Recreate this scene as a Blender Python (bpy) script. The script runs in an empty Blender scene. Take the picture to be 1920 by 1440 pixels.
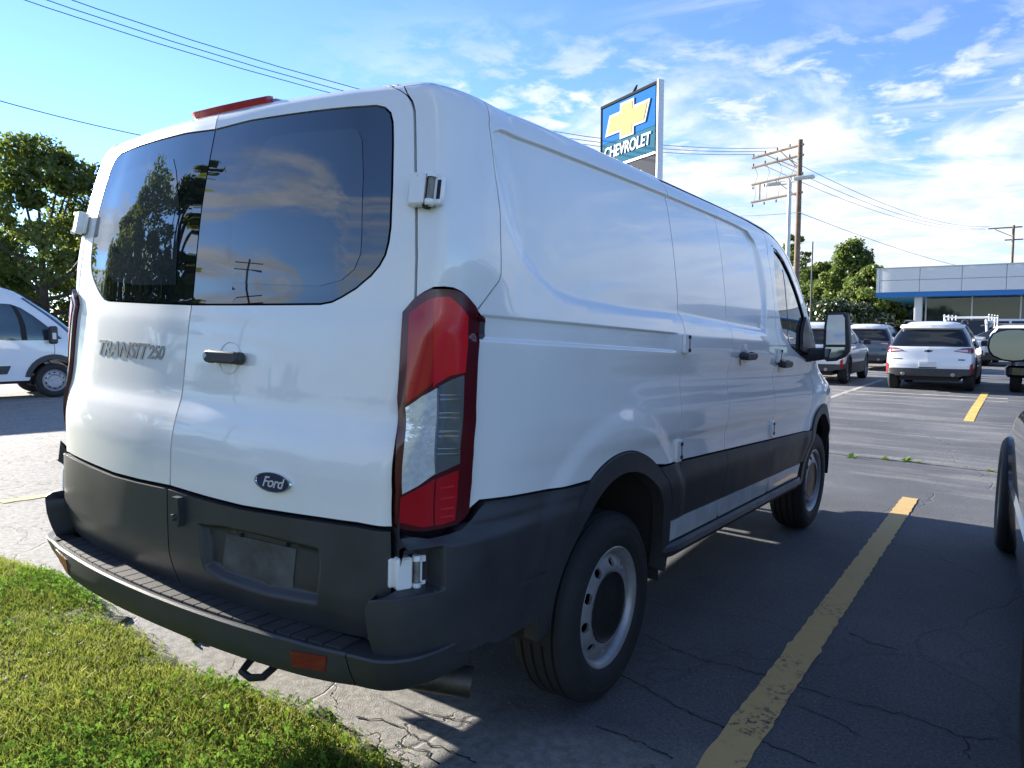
import bpy, bmesh, math, random
import numpy as np
from mathutils import Vector, Matrix, Euler
from mathutils.geometry import delaunay_2d_cdt
random.seed(7); RNG = np.random.default_rng(11)
SC = bpy.context.scene; COL = SC.collection

# ------------------------------------------------------------------ camera
CAM_POS = np.array([2.189, -2.509, 1.382]); YAW, PITCH, ROLL, FPX = 0.59578, 0.07319, 0.03501, 1413.79
def cam_axes():
    f = np.array([-math.sin(YAW)*math.cos(PITCH), math.cos(YAW)*math.cos(PITCH), -math.sin(PITCH)])
    r = np.array([math.cos(YAW), math.sin(YAW), 0.0]); u = np.cross(r, f)
    c, s = math.cos(ROLL), math.sin(ROLL)
    return c*r+s*u, -s*r+c*u, f
CR, CU, CF = cam_axes()
cd = bpy.data.cameras.new('camera'); cam = bpy.data.objects.new('camera', cd); COL.objects.link(cam)
M = Matrix(((CR[0], CU[0], -CF[0], CAM_POS[0]), (CR[1], CU[1], -CF[1], CAM_POS[1]), (CR[2], CU[2], -CF[2], CAM_POS[2]), (0, 0, 0, 1)))
cam.matrix_world = M
cd.sensor_width = 36.0; cd.lens = 36.0*FPX/1920.0; cd.clip_start = 0.05; cd.clip_end = 3000
SC.camera = cam
def proj(P):
    d = np.asarray(P, float)-CAM_POS; z = d@CF
    return np.stack([960+FPX*(d@CR)/z, 720-FPX*(d@CU)/z], -1)
def ray(px, py): return CF+CR*(px-960)/FPX-CU*(py-720)/FPX
def at_depth(px, py, D): return CAM_POS+ray(px, py)*D
def at_plane(px, py, axis, val):
    d = ray(px, py); return CAM_POS+d*((val-CAM_POS[axis])/d[axis])

# ------------------------------------------------------------------ sky, sun, exposure
SUN_EL, SUN_AZ = math.radians(15.5), math.radians(2.5)     # azimuth: turned from the van's left towards its front
SUN_DIR = Vector((-math.cos(SUN_EL)*math.cos(SUN_AZ), math.cos(SUN_EL)*math.sin(SUN_AZ), math.sin(SUN_EL)))
world = bpy.data.worlds.new('World'); SC.world = world; world.use_nodes = True
wn, wl = world.node_tree.nodes, world.node_tree.links; wn.clear()
def N(nodes, kind, **kw):
    n = nodes.new(kind)
    for k, v in kw.items():
        if k.startswith('i_'):
            key = k[2:]; key = int(key) if key.isdigit() else key.replace('_', ' ')
            n.inputs[key].default_value = v
        else: setattr(n, k, v)
    return n
sky = N(wn, 'ShaderNodeTexSky', sky_type='NISHITA', sun_disc=False, sun_elevation=SUN_EL, altitude=200.0, air_density=0.75, dust_density=0.0, ozone_density=4.0)
sky.sun_rotation = math.atan2(SUN_DIR.x, SUN_DIR.y)
bg = N(wn, 'ShaderNodeBackground'); bg.inputs['Strength'].default_value = 0.09
wo = N(wn, 'ShaderNodeOutputWorld')
tc = N(wn, 'ShaderNodeTexCoord'); sep = N(wn, 'ShaderNodeSeparateXYZ'); wl.new(tc.outputs['Generated'], sep.inputs[0])
def mth(nodes, links, op, a, b=None, c=None, clamp=False):
    n = nodes.new('ShaderNodeMath'); n.operation = op; n.use_clamp = clamp
    for i, x in enumerate((a, b, c)):
        if x is None: continue
        if isinstance(x, (int, float)): n.inputs[i].default_value = x
        else: links.new(x, n.inputs[i])
    return n.outputs[0]
def W(op, a, b=None, c=None, clamp=False): return mth(wn, wl, op, a, b, c, clamp)
def sstep(x, a, b):
    n = wn.new('ShaderNodeMapRange'); n.interpolation_type = 'SMOOTHSTEP'
    wl.new(x, n.inputs[0]); n.inputs[1].default_value = a; n.inputs[2].default_value = b
    return n.outputs[0]
X_, Y_, Z_ = sep.outputs
zc = W('MAXIMUM', Z_, 0.0); den = W('ADD', zc, 0.10)
comb = N(wn, 'ShaderNodeCombineXYZ'); wl.new(W('DIVIDE', X_, den), comb.inputs[0]); wl.new(W('DIVIDE', Y_, den), comb.inputs[1])
def wnoise(scale, detail, rough, dist=0.0, stretch=None, off=(0, 0, 0)):
    mp = N(wn, 'ShaderNodeMapping'); wl.new(comb.outputs[0], mp.inputs[0]); mp.inputs['Location'].default_value = off
    if stretch: mp.inputs['Rotation'].default_value = (0, 0, stretch[0]); mp.inputs['Scale'].default_value = stretch[1]
    n = N(wn, 'ShaderNodeTexNoise'); n.inputs['Scale'].default_value = scale; n.inputs['Detail'].default_value = detail
    n.inputs['Roughness'].default_value = rough; n.inputs['Distortion'].default_value = dist
    wl.new(mp.outputs[0], n.inputs['Vector']); return n.outputs['Fac']
hyp = W('SQRT', W('ADD', W('ADD', W('MULTIPLY', X_, X_), W('MULTIPLY', Y_, Y_)), 0.0001))
ca = W('DIVIDE', W('ADD', W('MULTIPLY', X_, 0.10), W('MULTIPLY', Y_, 0.995)), hyp)      # towards the dealership
zone = sstep(ca, 0.50, 0.84)
band = sstep(Z_, 0.40, 0.27)                                                              # the bank thins with height
bigm = wnoise(0.35, 3, 0.5, off=(3.1, 1.7, 0))
cumul = sstep(W('ADD', wnoise(5.0, 6, 0.62, 0.25, off=(1.3, 0.4, 0)), W('MULTIPLY', W('SUBTRACT', bigm, 0.5), 0.5)), 0.43, 0.62)
low = sstep(W('ADD', wnoise(1.1, 7, 0.58, 0.6), W('MULTIPLY', sstep(Z_, 0.30, 0.06), 0.26)), 0.47, 0.66)
cirr = W('MULTIPLY', sstep(wnoise(1.0, 7, 0.62, 0.8, stretch=(0.9, (0.5, 2.6, 1)), off=(0.7, 2.2, 0)), 0.50, 0.72), 0.9)
back = W('MULTIPLY', sstep(W('ADD', wnoise(0.9, 7, 0.6, 0.5, off=(5.2, 3.9, 0)), W('MULTIPLY', sstep(Z_, 0.35, 0.0), 0.10)), 0.49, 0.64), 0.9)  # scattered cumulus in the rest of the sky
fr = W('MULTIPLY', zone, W('MAXIMUM', W('MULTIPLY', W('MAXIMUM', cumul, low), band), W('MULTIPLY', cirr, sstep(ca, 0.80, 0.97))))
rest = W('MULTIPLY', back, sstep(ca, 0.1, -0.3))
cl = W('MULTIPLY', W('MAXIMUM', fr, rest), sstep(Z_, 0.0, 0.03), clamp=True)
shade = wnoise(3.0, 7, 0.65, 0.4, off=(9.0, 2.0, 0))
ccol = N(wn, 'ShaderNodeMix', data_type='RGBA'); wl.new(sstep(shade, 0.35, 0.7), ccol.inputs[0])
ccol.inputs[6].default_value = (2.25, 2.55, 3.0, 1); ccol.inputs[7].default_value = (3.3, 3.45, 3.7, 1)
mixc = N(wn, 'ShaderNodeMix', data_type='RGBA'); wl.new(cl, mixc.inputs[0]); hs_ = N(wn, 'ShaderNodeHueSaturation'); hs_.inputs['Saturation'].default_value = 1.0; hs_.inputs['Hue'].default_value = 0.505; hs_.inputs['Value'].default_value = 0.95; wl.new(sky.outputs[0], hs_.inputs['Color']); wl.new(hs_.outputs[0], mixc.inputs[6]); wl.new(ccol.outputs[2], mixc.inputs[7])
wl.new(mixc.outputs[2], bg.inputs['Color']); wl.new(bg.outputs[0], wo.inputs['Surface'])
sl = bpy.data.lights.new('sun', 'SUN'); sl.energy = 4.6; sl.angle = math.radians(0.55); sl.color = (1.0, 0.93, 0.82)
so = bpy.data.objects.new('sun', sl); COL.objects.link(so); so.rotation_euler = SUN_DIR.to_track_quat('Z', 'Y').to_euler(); so.location = (-30, 6, 20)
vs = SC.view_settings; vs.view_transform = 'Standard'; vs.look = 'None'; vs.gamma = 1.0; vs.use_curve_mapping = False; vs.exposure = 2.05

# ------------------------------------------------------------------ helpers
def tag(o, label=None, cat=None, group=None, kind=None):
    for k, v in (('label', label), ('category', cat), ('group', group), ('kind', kind)):
        if v: o[k] = v
    return o
def empty(name, loc=(0, 0, 0), rot=(0, 0, 0), parent=None):
    o = bpy.data.objects.new(name, None); COL.objects.link(o); o.location = loc; o.rotation_euler = rot
    o.empty_display_size = 0.1
    if parent: o.parent = parent
    return o
def link(name, me, mat, parent=None):
    o = bpy.data.objects.new(name, me); COL.objects.link(o)
    if mat is not None and not me.materials: me.materials.append(mat)
    if parent is not None: o.parent = parent
    return o
def mesh_np(name, V, F, smooth=False):
    V = np.asarray(V, np.float32); me = bpy.data.meshes.new(name)
    F = np.asarray(F, np.int32); n, k = F.shape
    me.vertices.add(len(V)); me.vertices.foreach_set('co', V.ravel())
    me.loops.add(n*k); me.loops.foreach_set('vertex_index', F.ravel())
    me.polygons.add(n); me.polygons.foreach_set('loop_start', np.arange(0, n*k, k, dtype=np.int32))
    me.polygons.foreach_set('loop_total', np.full(n, k, np.int32))
    me.polygons.foreach_set('use_smooth', np.full(n, smooth, bool))
    me.update(calc_edges=True); return me
class MB:
    """collects simple shapes, builds one mesh"""
    def __init__(s): s.v = []; s.f = []; s.sm = []
    def add(s, V, F, smooth=False):
        o = len(s.v); s.v += [tuple(map(float, p)) for p in V]; s.f += [[i+o for i in q] for q in F]; s.sm += [smooth]*len(F); return s
    def box(s, a, b, M=None):
        (x0, y0, z0), (x1, y1, z1) = a, b
        V = [(x0, y0, z0), (x1, y0, z0), (x1, y1, z0), (x0, y1, z0), (x0, y0, z1), (x1, y0, z1), (x1, y1, z1), (x0, y1, z1)]
        if M is not None: V = [M@Vector(p) for p in V]
        return s.add(V, [(3, 2, 1, 0), (4, 5, 6, 7), (0, 1, 5, 4), (1, 2, 6, 5), (2, 3, 7, 6), (3, 0, 4, 7)])
    def cbox(s, c, d, M=None): return s.box([c[i]-d[i]/2 for i in range(3)], [c[i]+d[i]/2 for i in range(3)], M)
    def rbox(s, c, d, r, M=None, seg=3):
        """box with rounded vertical (local z) edges and a small chamfer on top and bottom"""
        hx, hy, hz = d[0]/2, d[1]/2, d[2]/2; r = min(r, hx*.98, hy*.98); ch = min(r*0.5, hz*.5)
        def ring(z, ins):
            out = []
            for qx, qy, a0 in ((1, 1, 0), (-1, 1, 90), (-1, -1, 180), (1, -1, 270)):
                for k in range(seg+1):
                    a = math.radians(a0+90*k/seg); out.append((c[0]+qx*(hx-r)+(r-ins)*math.cos(a), c[1]+qy*(hy-r)+(r-ins)*math.sin(a), c[2]+z))
            return out
        R = [ring(-hz, ch), ring(-hz+ch, 0), ring(hz-ch, 0), ring(hz, ch)]; n = len(R[0]); V = sum(R, [])
        F = [[i*n+j, i*n+(j+1) % n, (i+1)*n+(j+1) % n, (i+1)*n+j] for i in range(3) for j in range(n)]
        F += [list(range(n))[::-1], [3*n+j for j in range(n)]]
        if M is not None: V = [M@Vector(p) for p in V]
        return s.add(V, F, True)
    def tube(s, pts, r, n=8, caps=True):
        pts = [Vector(p) for p in pts]; R = r if isinstance(r, (list, tuple)) else [r]*len(pts)
        V = []; F = []; up = None
        for i, p in enumerate(pts):
            t = (pts[min(i+1, len(pts)-1)]-pts[max(i-1, 0)]).normalized()
            if up is None: up = Vector((0, 0, 1)) if abs(t.z) < .9 else Vector((1, 0, 0))
            a = t.cross(up).normalized(); b = a.cross(t).normalized(); up = b
            for k in range(n):
                w = 2*math.pi*k/n; V.append(p+(a*math.cos(w)+b*math.sin(w))*R[i])
        for i in range(len(pts)-1):
            for k in range(n): F.append([i*n+k, i*n+(k+1) % n, (i+1)*n+(k+1) % n, (i+1)*n+k])
        if caps: F += [list(range(n))[::-1], [(len(pts)-1)*n+k for k in range(n)]]
        return s.add(V, F, True)
    def lathe(s, prof, n=32, M=None, closed=False):
        """profile (r, h) turned about local z"""
        V = []; F = []; m = len(prof)
        for k in range(n):
            a = 2*math.pi*k/n
            for r, h in prof: V.append((r*math.cos(a), r*math.sin(a), h))
        for k in range(n):
            k2 = (k+1) % n
            for i in range(m if closed else m-1):
                j = (i+1) % m; F.append([k*m+i, k2*m+i, k2*m+j, k*m+j])
        if M is not None: V = [M@Vector(p) for p in V]
        return s.add(V, F, True)
    def prism(s, poly, z0, z1, M=None, smooth=False):
        n = len(poly); V = [(x, y, z0) for x, y in poly]+[(x, y, z1) for x, y in poly]
        F = [[i, (i+1) % n, n+(i+1) % n, n+i] for i in range(n)]+[list(range(n))[::-1], list(range(n, 2*n))]
        if M is not None: V = [M@Vector(p) for p in V]
        return s.add(V, F, smooth)
    def grid(s, rows, smooth=True, close=False):
        m = len(rows[0]); V = [p for r in rows for p in r]
        F = [[i*m+j, i*m+(j+1) % m, (i+1)*m+(j+1) % m, (i+1)*m+j] for i in range(len(rows)-1) for j in range(m if close else m-1)]
        return s.add(V, F, smooth)
    def mesh(s, name='mesh', sharp=None):
        me = bpy.data.meshes.new(name); me.from_pydata(s.v, [], s.f); me.polygons.foreach_set('use_smooth', s.sm)
        if sharp: me.set_sharp_from_angle(angle=math.radians(sharp))
        me.update(); return me
    def build(s, name, mat, parent=None, sharp=35):
        return link(name, s.mesh(name, sharp), mat, parent)
def copy_tree(o, parent=None):
    c = o.copy(); COL.objects.link(c); c.parent = parent
    for ch in list(o.children): copy_tree(ch, c)
    return c

# ------------------------------------------------------------------ materials
MATS = {}
def mat(name, col, rough=0.5, metal=0.0, coat=0.0, coat_rough=0.03, var=0.0, vscale=3.0, bump=0.0, bscale=200.0, spec=0.5, trans=0.0, alpha=1.0, emit=None, ior=1.5, rvar=0.0):
    if name in MATS: return MATS[name]
    m = bpy.data.materials.new(name); m.use_nodes = True; nt = m.node_tree; b = nt.nodes['Principled BSDF']
    b.inputs['Base Color'].default_value = (*col, 1); b.inputs['Roughness'].default_value = rough; b.inputs['Metallic'].default_value = metal
    b.inputs['Coat Weight'].default_value = coat; b.inputs['Coat Roughness'].default_value = coat_rough
    b.inputs['Specular IOR Level'].default_value = spec; b.inputs['Transmission Weight'].default_value = trans; b.inputs['IOR'].default_value = ior
    if emit: b.inputs['Emission Color'].default_value = (*emit[0], 1); b.inputs['Emission Strength'].default_value = emit[1]
    if alpha < 1: b.inputs['Alpha'].default_value = alpha
    if var or bump or rvar:
        t = nt.nodes.new('ShaderNodeTexCoord')
        if var or rvar:
            n = nt.nodes.new('ShaderNodeTexNoise'); n.inputs['Scale'].default_value = vscale; n.inputs['Detail'].default_value = 6; n.inputs['Roughness'].default_value = .62
            nt.links.new(t.outputs['Object'], n.inputs['Vector'])
            if var:
                r = nt.nodes.new('ShaderNodeMapRange'); r.inputs[1].default_value = .3; r.inputs[2].default_value = .7; r.inputs[3].default_value = 1-var; r.inputs[4].default_value = 1+var*.6
                nt.links.new(n.outputs['Fac'], r.inputs[0])
                x = nt.nodes.new('ShaderNodeMix'); x.data_type = 'RGBA'; x.blend_type = 'MULTIPLY'; x.inputs[0].default_value = 1; x.inputs[6].default_value = (*col, 1)
                nt.links.new(r.outputs[0], x.inputs[7]); nt.links.new(x.outputs[2], b.inputs['Base Color'])
            if rvar:
                r = nt.nodes.new('ShaderNodeMapRange'); r.inputs[1].default_value = .3; r.inputs[2].default_value = .7; r.inputs[3].default_value = max(0, rough-rvar); r.inputs[4].default_value = min(1, rough+rvar)
                nt.links.new(n.outputs['Fac'], r.inputs[0]); nt.links.new(r.outputs[0], b.inputs['Roughness'])
        if bump:
            n2 = nt.nodes.new('ShaderNodeTexNoise'); n2.inputs['Scale'].default_value = bscale; n2.inputs['Detail'].default_value = 3
            nt.links.new(t.outputs['Object'], n2.inputs['Vector'])
            bp = nt.nodes.new('ShaderNodeBump'); bp.inputs['Strength'].default_value = bump; bp.inputs['Distance'].default_value = .01
            nt.links.new(n2.outputs['Fac'], bp.inputs['Height']); nt.links.new(bp.outputs[0], b.inputs['Normal'])
    MATS[name] = m; return m
mat('white_paint', (.80, .79, .765), .32, coat=.9, coat_rough=.035, var=.05, vscale=2.2)
mat('black_plastic', (.036, .037, .040), .50, var=.25, vscale=5, bump=.10, bscale=420, rvar=.08)
mat('step_plastic', (.040, .040, .041), .62, var=.35, vscale=9, bump=.15, bscale=300)
mat('glass_dark', (.006, .008, .010), .012, coat=.8, coat_rough=.01, spec=1.0)
mat('glass_lit_through', (.026, .033, .040), .012, coat=.8, coat_rough=.01, spec=1.0)  # opaque; the paler colour stands for light coming through the glass
mat('black_gloss', (.008, .008, .009), .12, coat=.6)
mat('rubber', (.018, .018, .019), .75, var=.25, vscale=8, bump=.08, bscale=150)
mat('seal', (.008, .008, .009), .7)
mat('dark_void', (.006, .006, .007), .9)
mat('wheel_steel', (.36, .36, .37), .42, metal=.5, var=.2, vscale=14)
mat('chrome', (.75, .76, .78), .12, metal=1.0)
mat('dull_chrome', (.33, .34, .36), .28, metal=1.0)
mat('lens_red', (.62, .012, .020), .16, coat=.35)
mat('lens_red_deep', (.40, .008, .014), .16, coat=.35)
mat('lens_housing', (.075, .006, .010), .2, coat=.4)
mat('lens_clear', (.80, .82, .83), .14, metal=.35, var=.22, vscale=40, coat=1.0, bump=.25, bscale=45)
mat('lens_clear_dark', (.16, .18, .19), .10, metal=.4, coat=1.0)
mat('ford_blue', (.004, .014, .06), .35, coat=.2)
mat('red_reflector', (.17, .006, .012), .35, coat=.5, bump=.3, bscale=300)
mat('exhaust', (.09, .08, .07), .5, metal=.7, var=.4, vscale=20)
mat('underbody', (.018, .017, .016), .85)
# ------------------------------------------------------------------ the van's skin: one surface S(s, t), s runs round the plan, t up the section
def smooth(x, a, b):
    u = np.clip((np.asarray(x, float)-a)/(b-a), 0, 1); return u*u*(3-2*u)
def herm(xk, yk):
    xk, yk = np.array(xk, float), np.array(yk, float); h = np.diff(xk); dl = np.diff(yk)/h; m = np.zeros(len(xk))
    for i in range(1, len(xk)-1): m[i] = 0 if dl[i-1]*dl[i] <= 0 else 2*dl[i-1]*dl[i]/(dl[i-1]+dl[i])
    m[0], m[-1] = dl[0], dl[-1]
    T = np.linspace(xk[0], xk[-1], 5001); i = np.clip(np.searchsorted(xk, T, 'right')-1, 0, len(h)-1); u = (T-xk[i])/h[i]
    Yv = (1+2*u)*(1-u)**2*yk[i]+u*(1-u)**2*h[i]*m[i]+u*u*(3-2*u)*yk[i+1]+u*u*(u-1)*h[i]*m[i+1]
    return lambda t: np.interp(t, T, Yv)
def catmull(P, n=40):
    P = np.array(P, float); out = []
    for i in range(len(P)-1):
        p0, p1, p2, p3 = P[max(i-1, 0)], P[i], P[i+1], P[min(i+2, len(P)-1)]
        d1, d2, d0 = np.linalg.norm(p2-p1), np.linalg.norm(p3-p2), np.linalg.norm(p1-p0)
        m1 = (p2-p1) if d0 == 0 else (p2-p0)/(d0+d1)*d1
        m2 = (p2-p1) if d2 == 0 else (p3-p1)/(d1+d2)*d1
        for k in range(n):
            u = k/n; out.append((1+2*u)*(1-u)**2*p1+u*(1-u)**2*m1+u*u*(3-2*u)*p2+u*u*(u-1)*m2)
    out.append(P[-1]); return np.array(out)
PLAN = catmull([(0, 0), (.2, .004), (.4, .015), (.6, .034), (.75, .056), (.84, .072), (.875, .083), (.893, .102), (.907, .135), (.927, .19), (.947, .265), (.966, .37), (.982, .52), (.993, .7), (1.0, 1.0), (1.005, 1.5), (1.006, 2.5), (1.005, 3.6), (1.0, 4.1), (.985, 4.5), (.95, 4.9), (.88, 5.2), (.75, 5.36), (.5, 5.45), (0, 5.5)], 120)
PS = np.concatenate([[0], np.cumsum(np.linalg.norm(np.diff(PLAN, axis=0), axis=1))]); S_END = PS[-1]
X0 = herm([.2, .40, .55, .8, 1.0, 1.2, 1.35, 1.46, 1.6, 1.79, 1.96, 2.0, 2.04, 2.08, 2.13, 2.25, 2.5, 2.91], [.96, .978, .992, 1.004, 1.007, 1.007, 1.004, .994, .976, .946, .908, .890, .862, .826, .778, .66, .41, 0])
Zt = herm([.2, 1.96, 2.0, 2.04, 2.08, 2.13, 2.25, 2.5, 2.91], [.2, 1.96, 1.998, 2.030, 2.052, 2.068, 2.082, 2.092, 2.096])
YR = herm([.2, .50, .556, .60, .66, .84, .96, 1.0, 1.06, 1.13, 1.19, 1.36, 1.43, 1.55, 1.70, 1.83, 1.985, 2.03, 2.06, 2.10, 2.16, 2.3, 2.91], [-1.10, -1.115, -1.137, -1.155, -1.167, -1.172, -1.170, -1.166, -1.154, -1.133, -1.126, -1.109, -1.098, -1.087, -1.071, -1.05, -1.020, -1.012, -.995, -.96, -.90, -.80, -.62])
YF = herm([.2, .6, .9, .97, 1.03, 1.09, 1.15, 1.22, 1.3, 1.45, 1.63, 1.8, 1.91, 1.97, 2.03, 2.1, 2.3, 2.91], [.05, 0, .02, .06, .16, .36, .55, .66, .72, .87, 1.05, 1.26, 1.43, 1.60, 1.82, 2.05, 2.3, 2.4])
UN = herm([.2, .5, .6, .7, .76, .82, .88, .92, .98, 1.05, 1.12, 1.19, 1.26, 1.32, 1.37, 1.42, 1.46, 1.56, 2.91], [0, 0, -.001, .006, .011, .001, -.006, -.007, .003, .004, -.004, -.010, 0, .010, .010, .002, -.003, 0, 0])
CQ = herm([.2, .6, .85, 1.15, 1.3, 1.45, 1.6, 2.0, 2.2, 2.91], [-.01, -.03, -.045, -.004, .018, .045, .070, .075, .04, 0])
RECESS = np.array([(-.745, 1.935), (-.70, 1.952), (-.655, 1.956), (-.35, 1.954), (.43, 1.958), (1.06, 1.957), (1.34, 1.954), (1.57, 1.945), (1.658, 1.901), (1.706, 1.813), (1.745, 1.647), (1.725, 1.44), (1.705, 1.41), (1.09, 1.433), (.46, 1.457), (.025, 1.460), (-.347, 1.477), (-.475, 1.496), (-.554, 1.533), (-.638, 1.602), (-.70, 1.70), (-.745, 1.82), (-.76, 1.90)])
def poly_sd(P, poly):
    """signed distance to a polygon, positive inside"""
    x, y = P[..., 0], P[..., 1]; best = np.full(x.shape, 9.0); ins = np.zeros(x.shape, bool); n = len(poly)
    for i in range(n):
        ax, ay = poly[i]; bx, by = poly[(i+1) % n]; ex, ey = bx-ax, by-ay
        u = np.clip(((x-ax)*ex+(y-ay)*ey)/(ex*ex+ey*ey+1e-12), 0, 1)
        best = np.minimum(best, np.hypot(x-ax-u*ex, y-ay-u*ey))
        c = ((ay > y) != (by > y)); xi = ex*(y-ay)/np.where(ey == 0, 1e-9, ey)+ax; ins ^= (c & (x < xi))
    return np.where(ins, best, -best)
ARCH_R, ARCH_F = (-.03, .445), (3.24, .44)
def side_disp(y, z):
    d = np.zeros_like(y)
    m = (z > 1.35) & (z < 2.0) & (y > -.85) & (y < 1.85)
    if m.any():
        sd = poly_sd(np.stack([y[m], z[m]], -1), RECESS); w = np.interp(z[m], [1.53, 1.66, 1.80, 1.92], [.016, .05, .05, .0045])
        d[m] -= .016*smooth(sd, -w, w)
    z1 = 1.415-.0235*(y+.9); z2 = 1.352-.030*(y+.9)
    d -= .011*smooth(z, z2-.006, z2+.006)*(1-smooth(z, z1-.004, z1+.004))*(1-smooth(y, .34, .44))
    for (cy, cz), ro in ((ARCH_R, .63), (ARCH_F, .60)):
        r = np.hypot(y-cy, (z-cz)); up = smooth(z, .5, .75)
        d += .014*(1-smooth(r, ro-.045, ro+.04))*up
    return d
def S0(s, t):
    s = np.atleast_1d(np.asarray(s, float)); t = np.atleast_1d(np.asarray(t, float)); sg = np.where(s < 0, -1., 1.); a = np.abs(s)
    bx = np.interp(a, PS, PLAN[:, 0]); rel = np.interp(a, PS, PLAN[:, 1])
    wr = 1-smooth(rel, .12, .95); y = rel-1.12+(YR(t)+1.12)*wr-YF(t)*np.clip((rel-1.7)/3.6, 0, 1)**1.35
    z = Zt(t); x = (bx+CQ(t)*smooth(rel, .045, .085)*(1-smooth(rel, .11, .5)))*X0(t)/1.005
    fr = 1-smooth(rel, 4.5, 5.1)
    x = x+UN(t+.023*(np.clip(y, -1, 3)-.5))*smooth(rel, .2, .6)*(.35+.65*smooth(y, -.5, .25))*fr+side_disp(y, z)*smooth(rel, .16, .30)*fr*(x > .3)
    return np.stack([sg*x, y, z], -1)
EPS = .0025
def nrm(f, s, t):
    a = f(s+EPS, t)-f(s-EPS, t); b = f(s, t+EPS)-f(s, t-EPS); n = np.cross(a, b); n /= np.linalg.norm(n, axis=1)[:, None]+1e-12; return n
def S1(s, t, off=0.0):
    P = S0(s, t)
    if callable(off): return P+nrm(S0, s, t)*off(s, t, P)[:, None]
    return P+nrm(S0, s, t)*off if off else P
def px2st(px, py, mode='r', off=0.0):
    if mode == 'r': x = at_plane(px, py, 1, -1.08); q = np.array([x[0]*1.01, x[2]])
    else: x = at_plane(px, py, 0, .97); q = np.array([side_s(min(x[1], 3.5), min(max(x[2], .4), 1.95)), min(x[2], 2.03)])
    g = lambda q: proj(S1(np.array([q[0]]), np.array([q[1]]), off))[0]-np.array([px, py])
    for _ in range(25):
        r = g(q)
        if abs(r).max() < .02: break
        h = 2e-3; J = np.stack([(g(q+[h, 0])-g(q-[h, 0]))/(2*h), (g(q+[0, h])-g(q-[0, h]))/(2*h)], 1)
        try: d = np.linalg.solve(J, r)
        except Exception: break
        q = q-np.clip(d, -.08, .08)
        q[1] = min(max(q[1], .3), 2.5)
    return (float(q[0]), float(q[1]))
_SS = np.linspace(.9, S_END-.05, 3000)
def side_s(y, z):
    ys = S0(_SS, np.full_like(_SS, z))[:, 1]; k = np.maximum.accumulate(ys); return float(np.interp(y, k, _SS))
def ST(pts): return [(side_s(y, z), z) for y, z in pts]
def RP(pts, off=0.0): return [px2st(x, y, 'r', off) for x, y in pts]
def SP(pts, off=0.0): return [px2st(x, y, 's', off) for x, y in pts]
def mir(poly): return [(-s, t) for s, t in poly][::-1]
def resamp(poly, d, closed=True):
    out = []; n = len(poly)
    for i in range(n if closed else n-1):
        a, b = np.array(poly[i]), np.array(poly[(i+1) % n]); k = max(1, int(math.ceil(np.linalg.norm(b-a)/d)))
        for j in range(k): out.append(a+(b-a)*j/k)
    if not closed: out.append(np.array(poly[-1]))
    return np.array(out)
def area(P): x, y = P[:, 0], P[:, 1]; return .5*np.sum(x*np.roll(y, -1)-y*np.roll(x, -1))
def inset(P, g):
    if area(P) < 0: P = P[::-1]
    if not g: return P
    e = np.roll(P, -1, 0)-P; e /= np.linalg.norm(e, axis=1)[:, None]+1e-12; nrm_ = np.stack([-e[:, 1], e[:, 0]], 1); pn = np.roll(nrm_, 1, 0)
    b = nrm_+pn; den = 1+np.sum(nrm_*pn, 1); return P+g*b/np.maximum(den, .35)[:, None]
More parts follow.
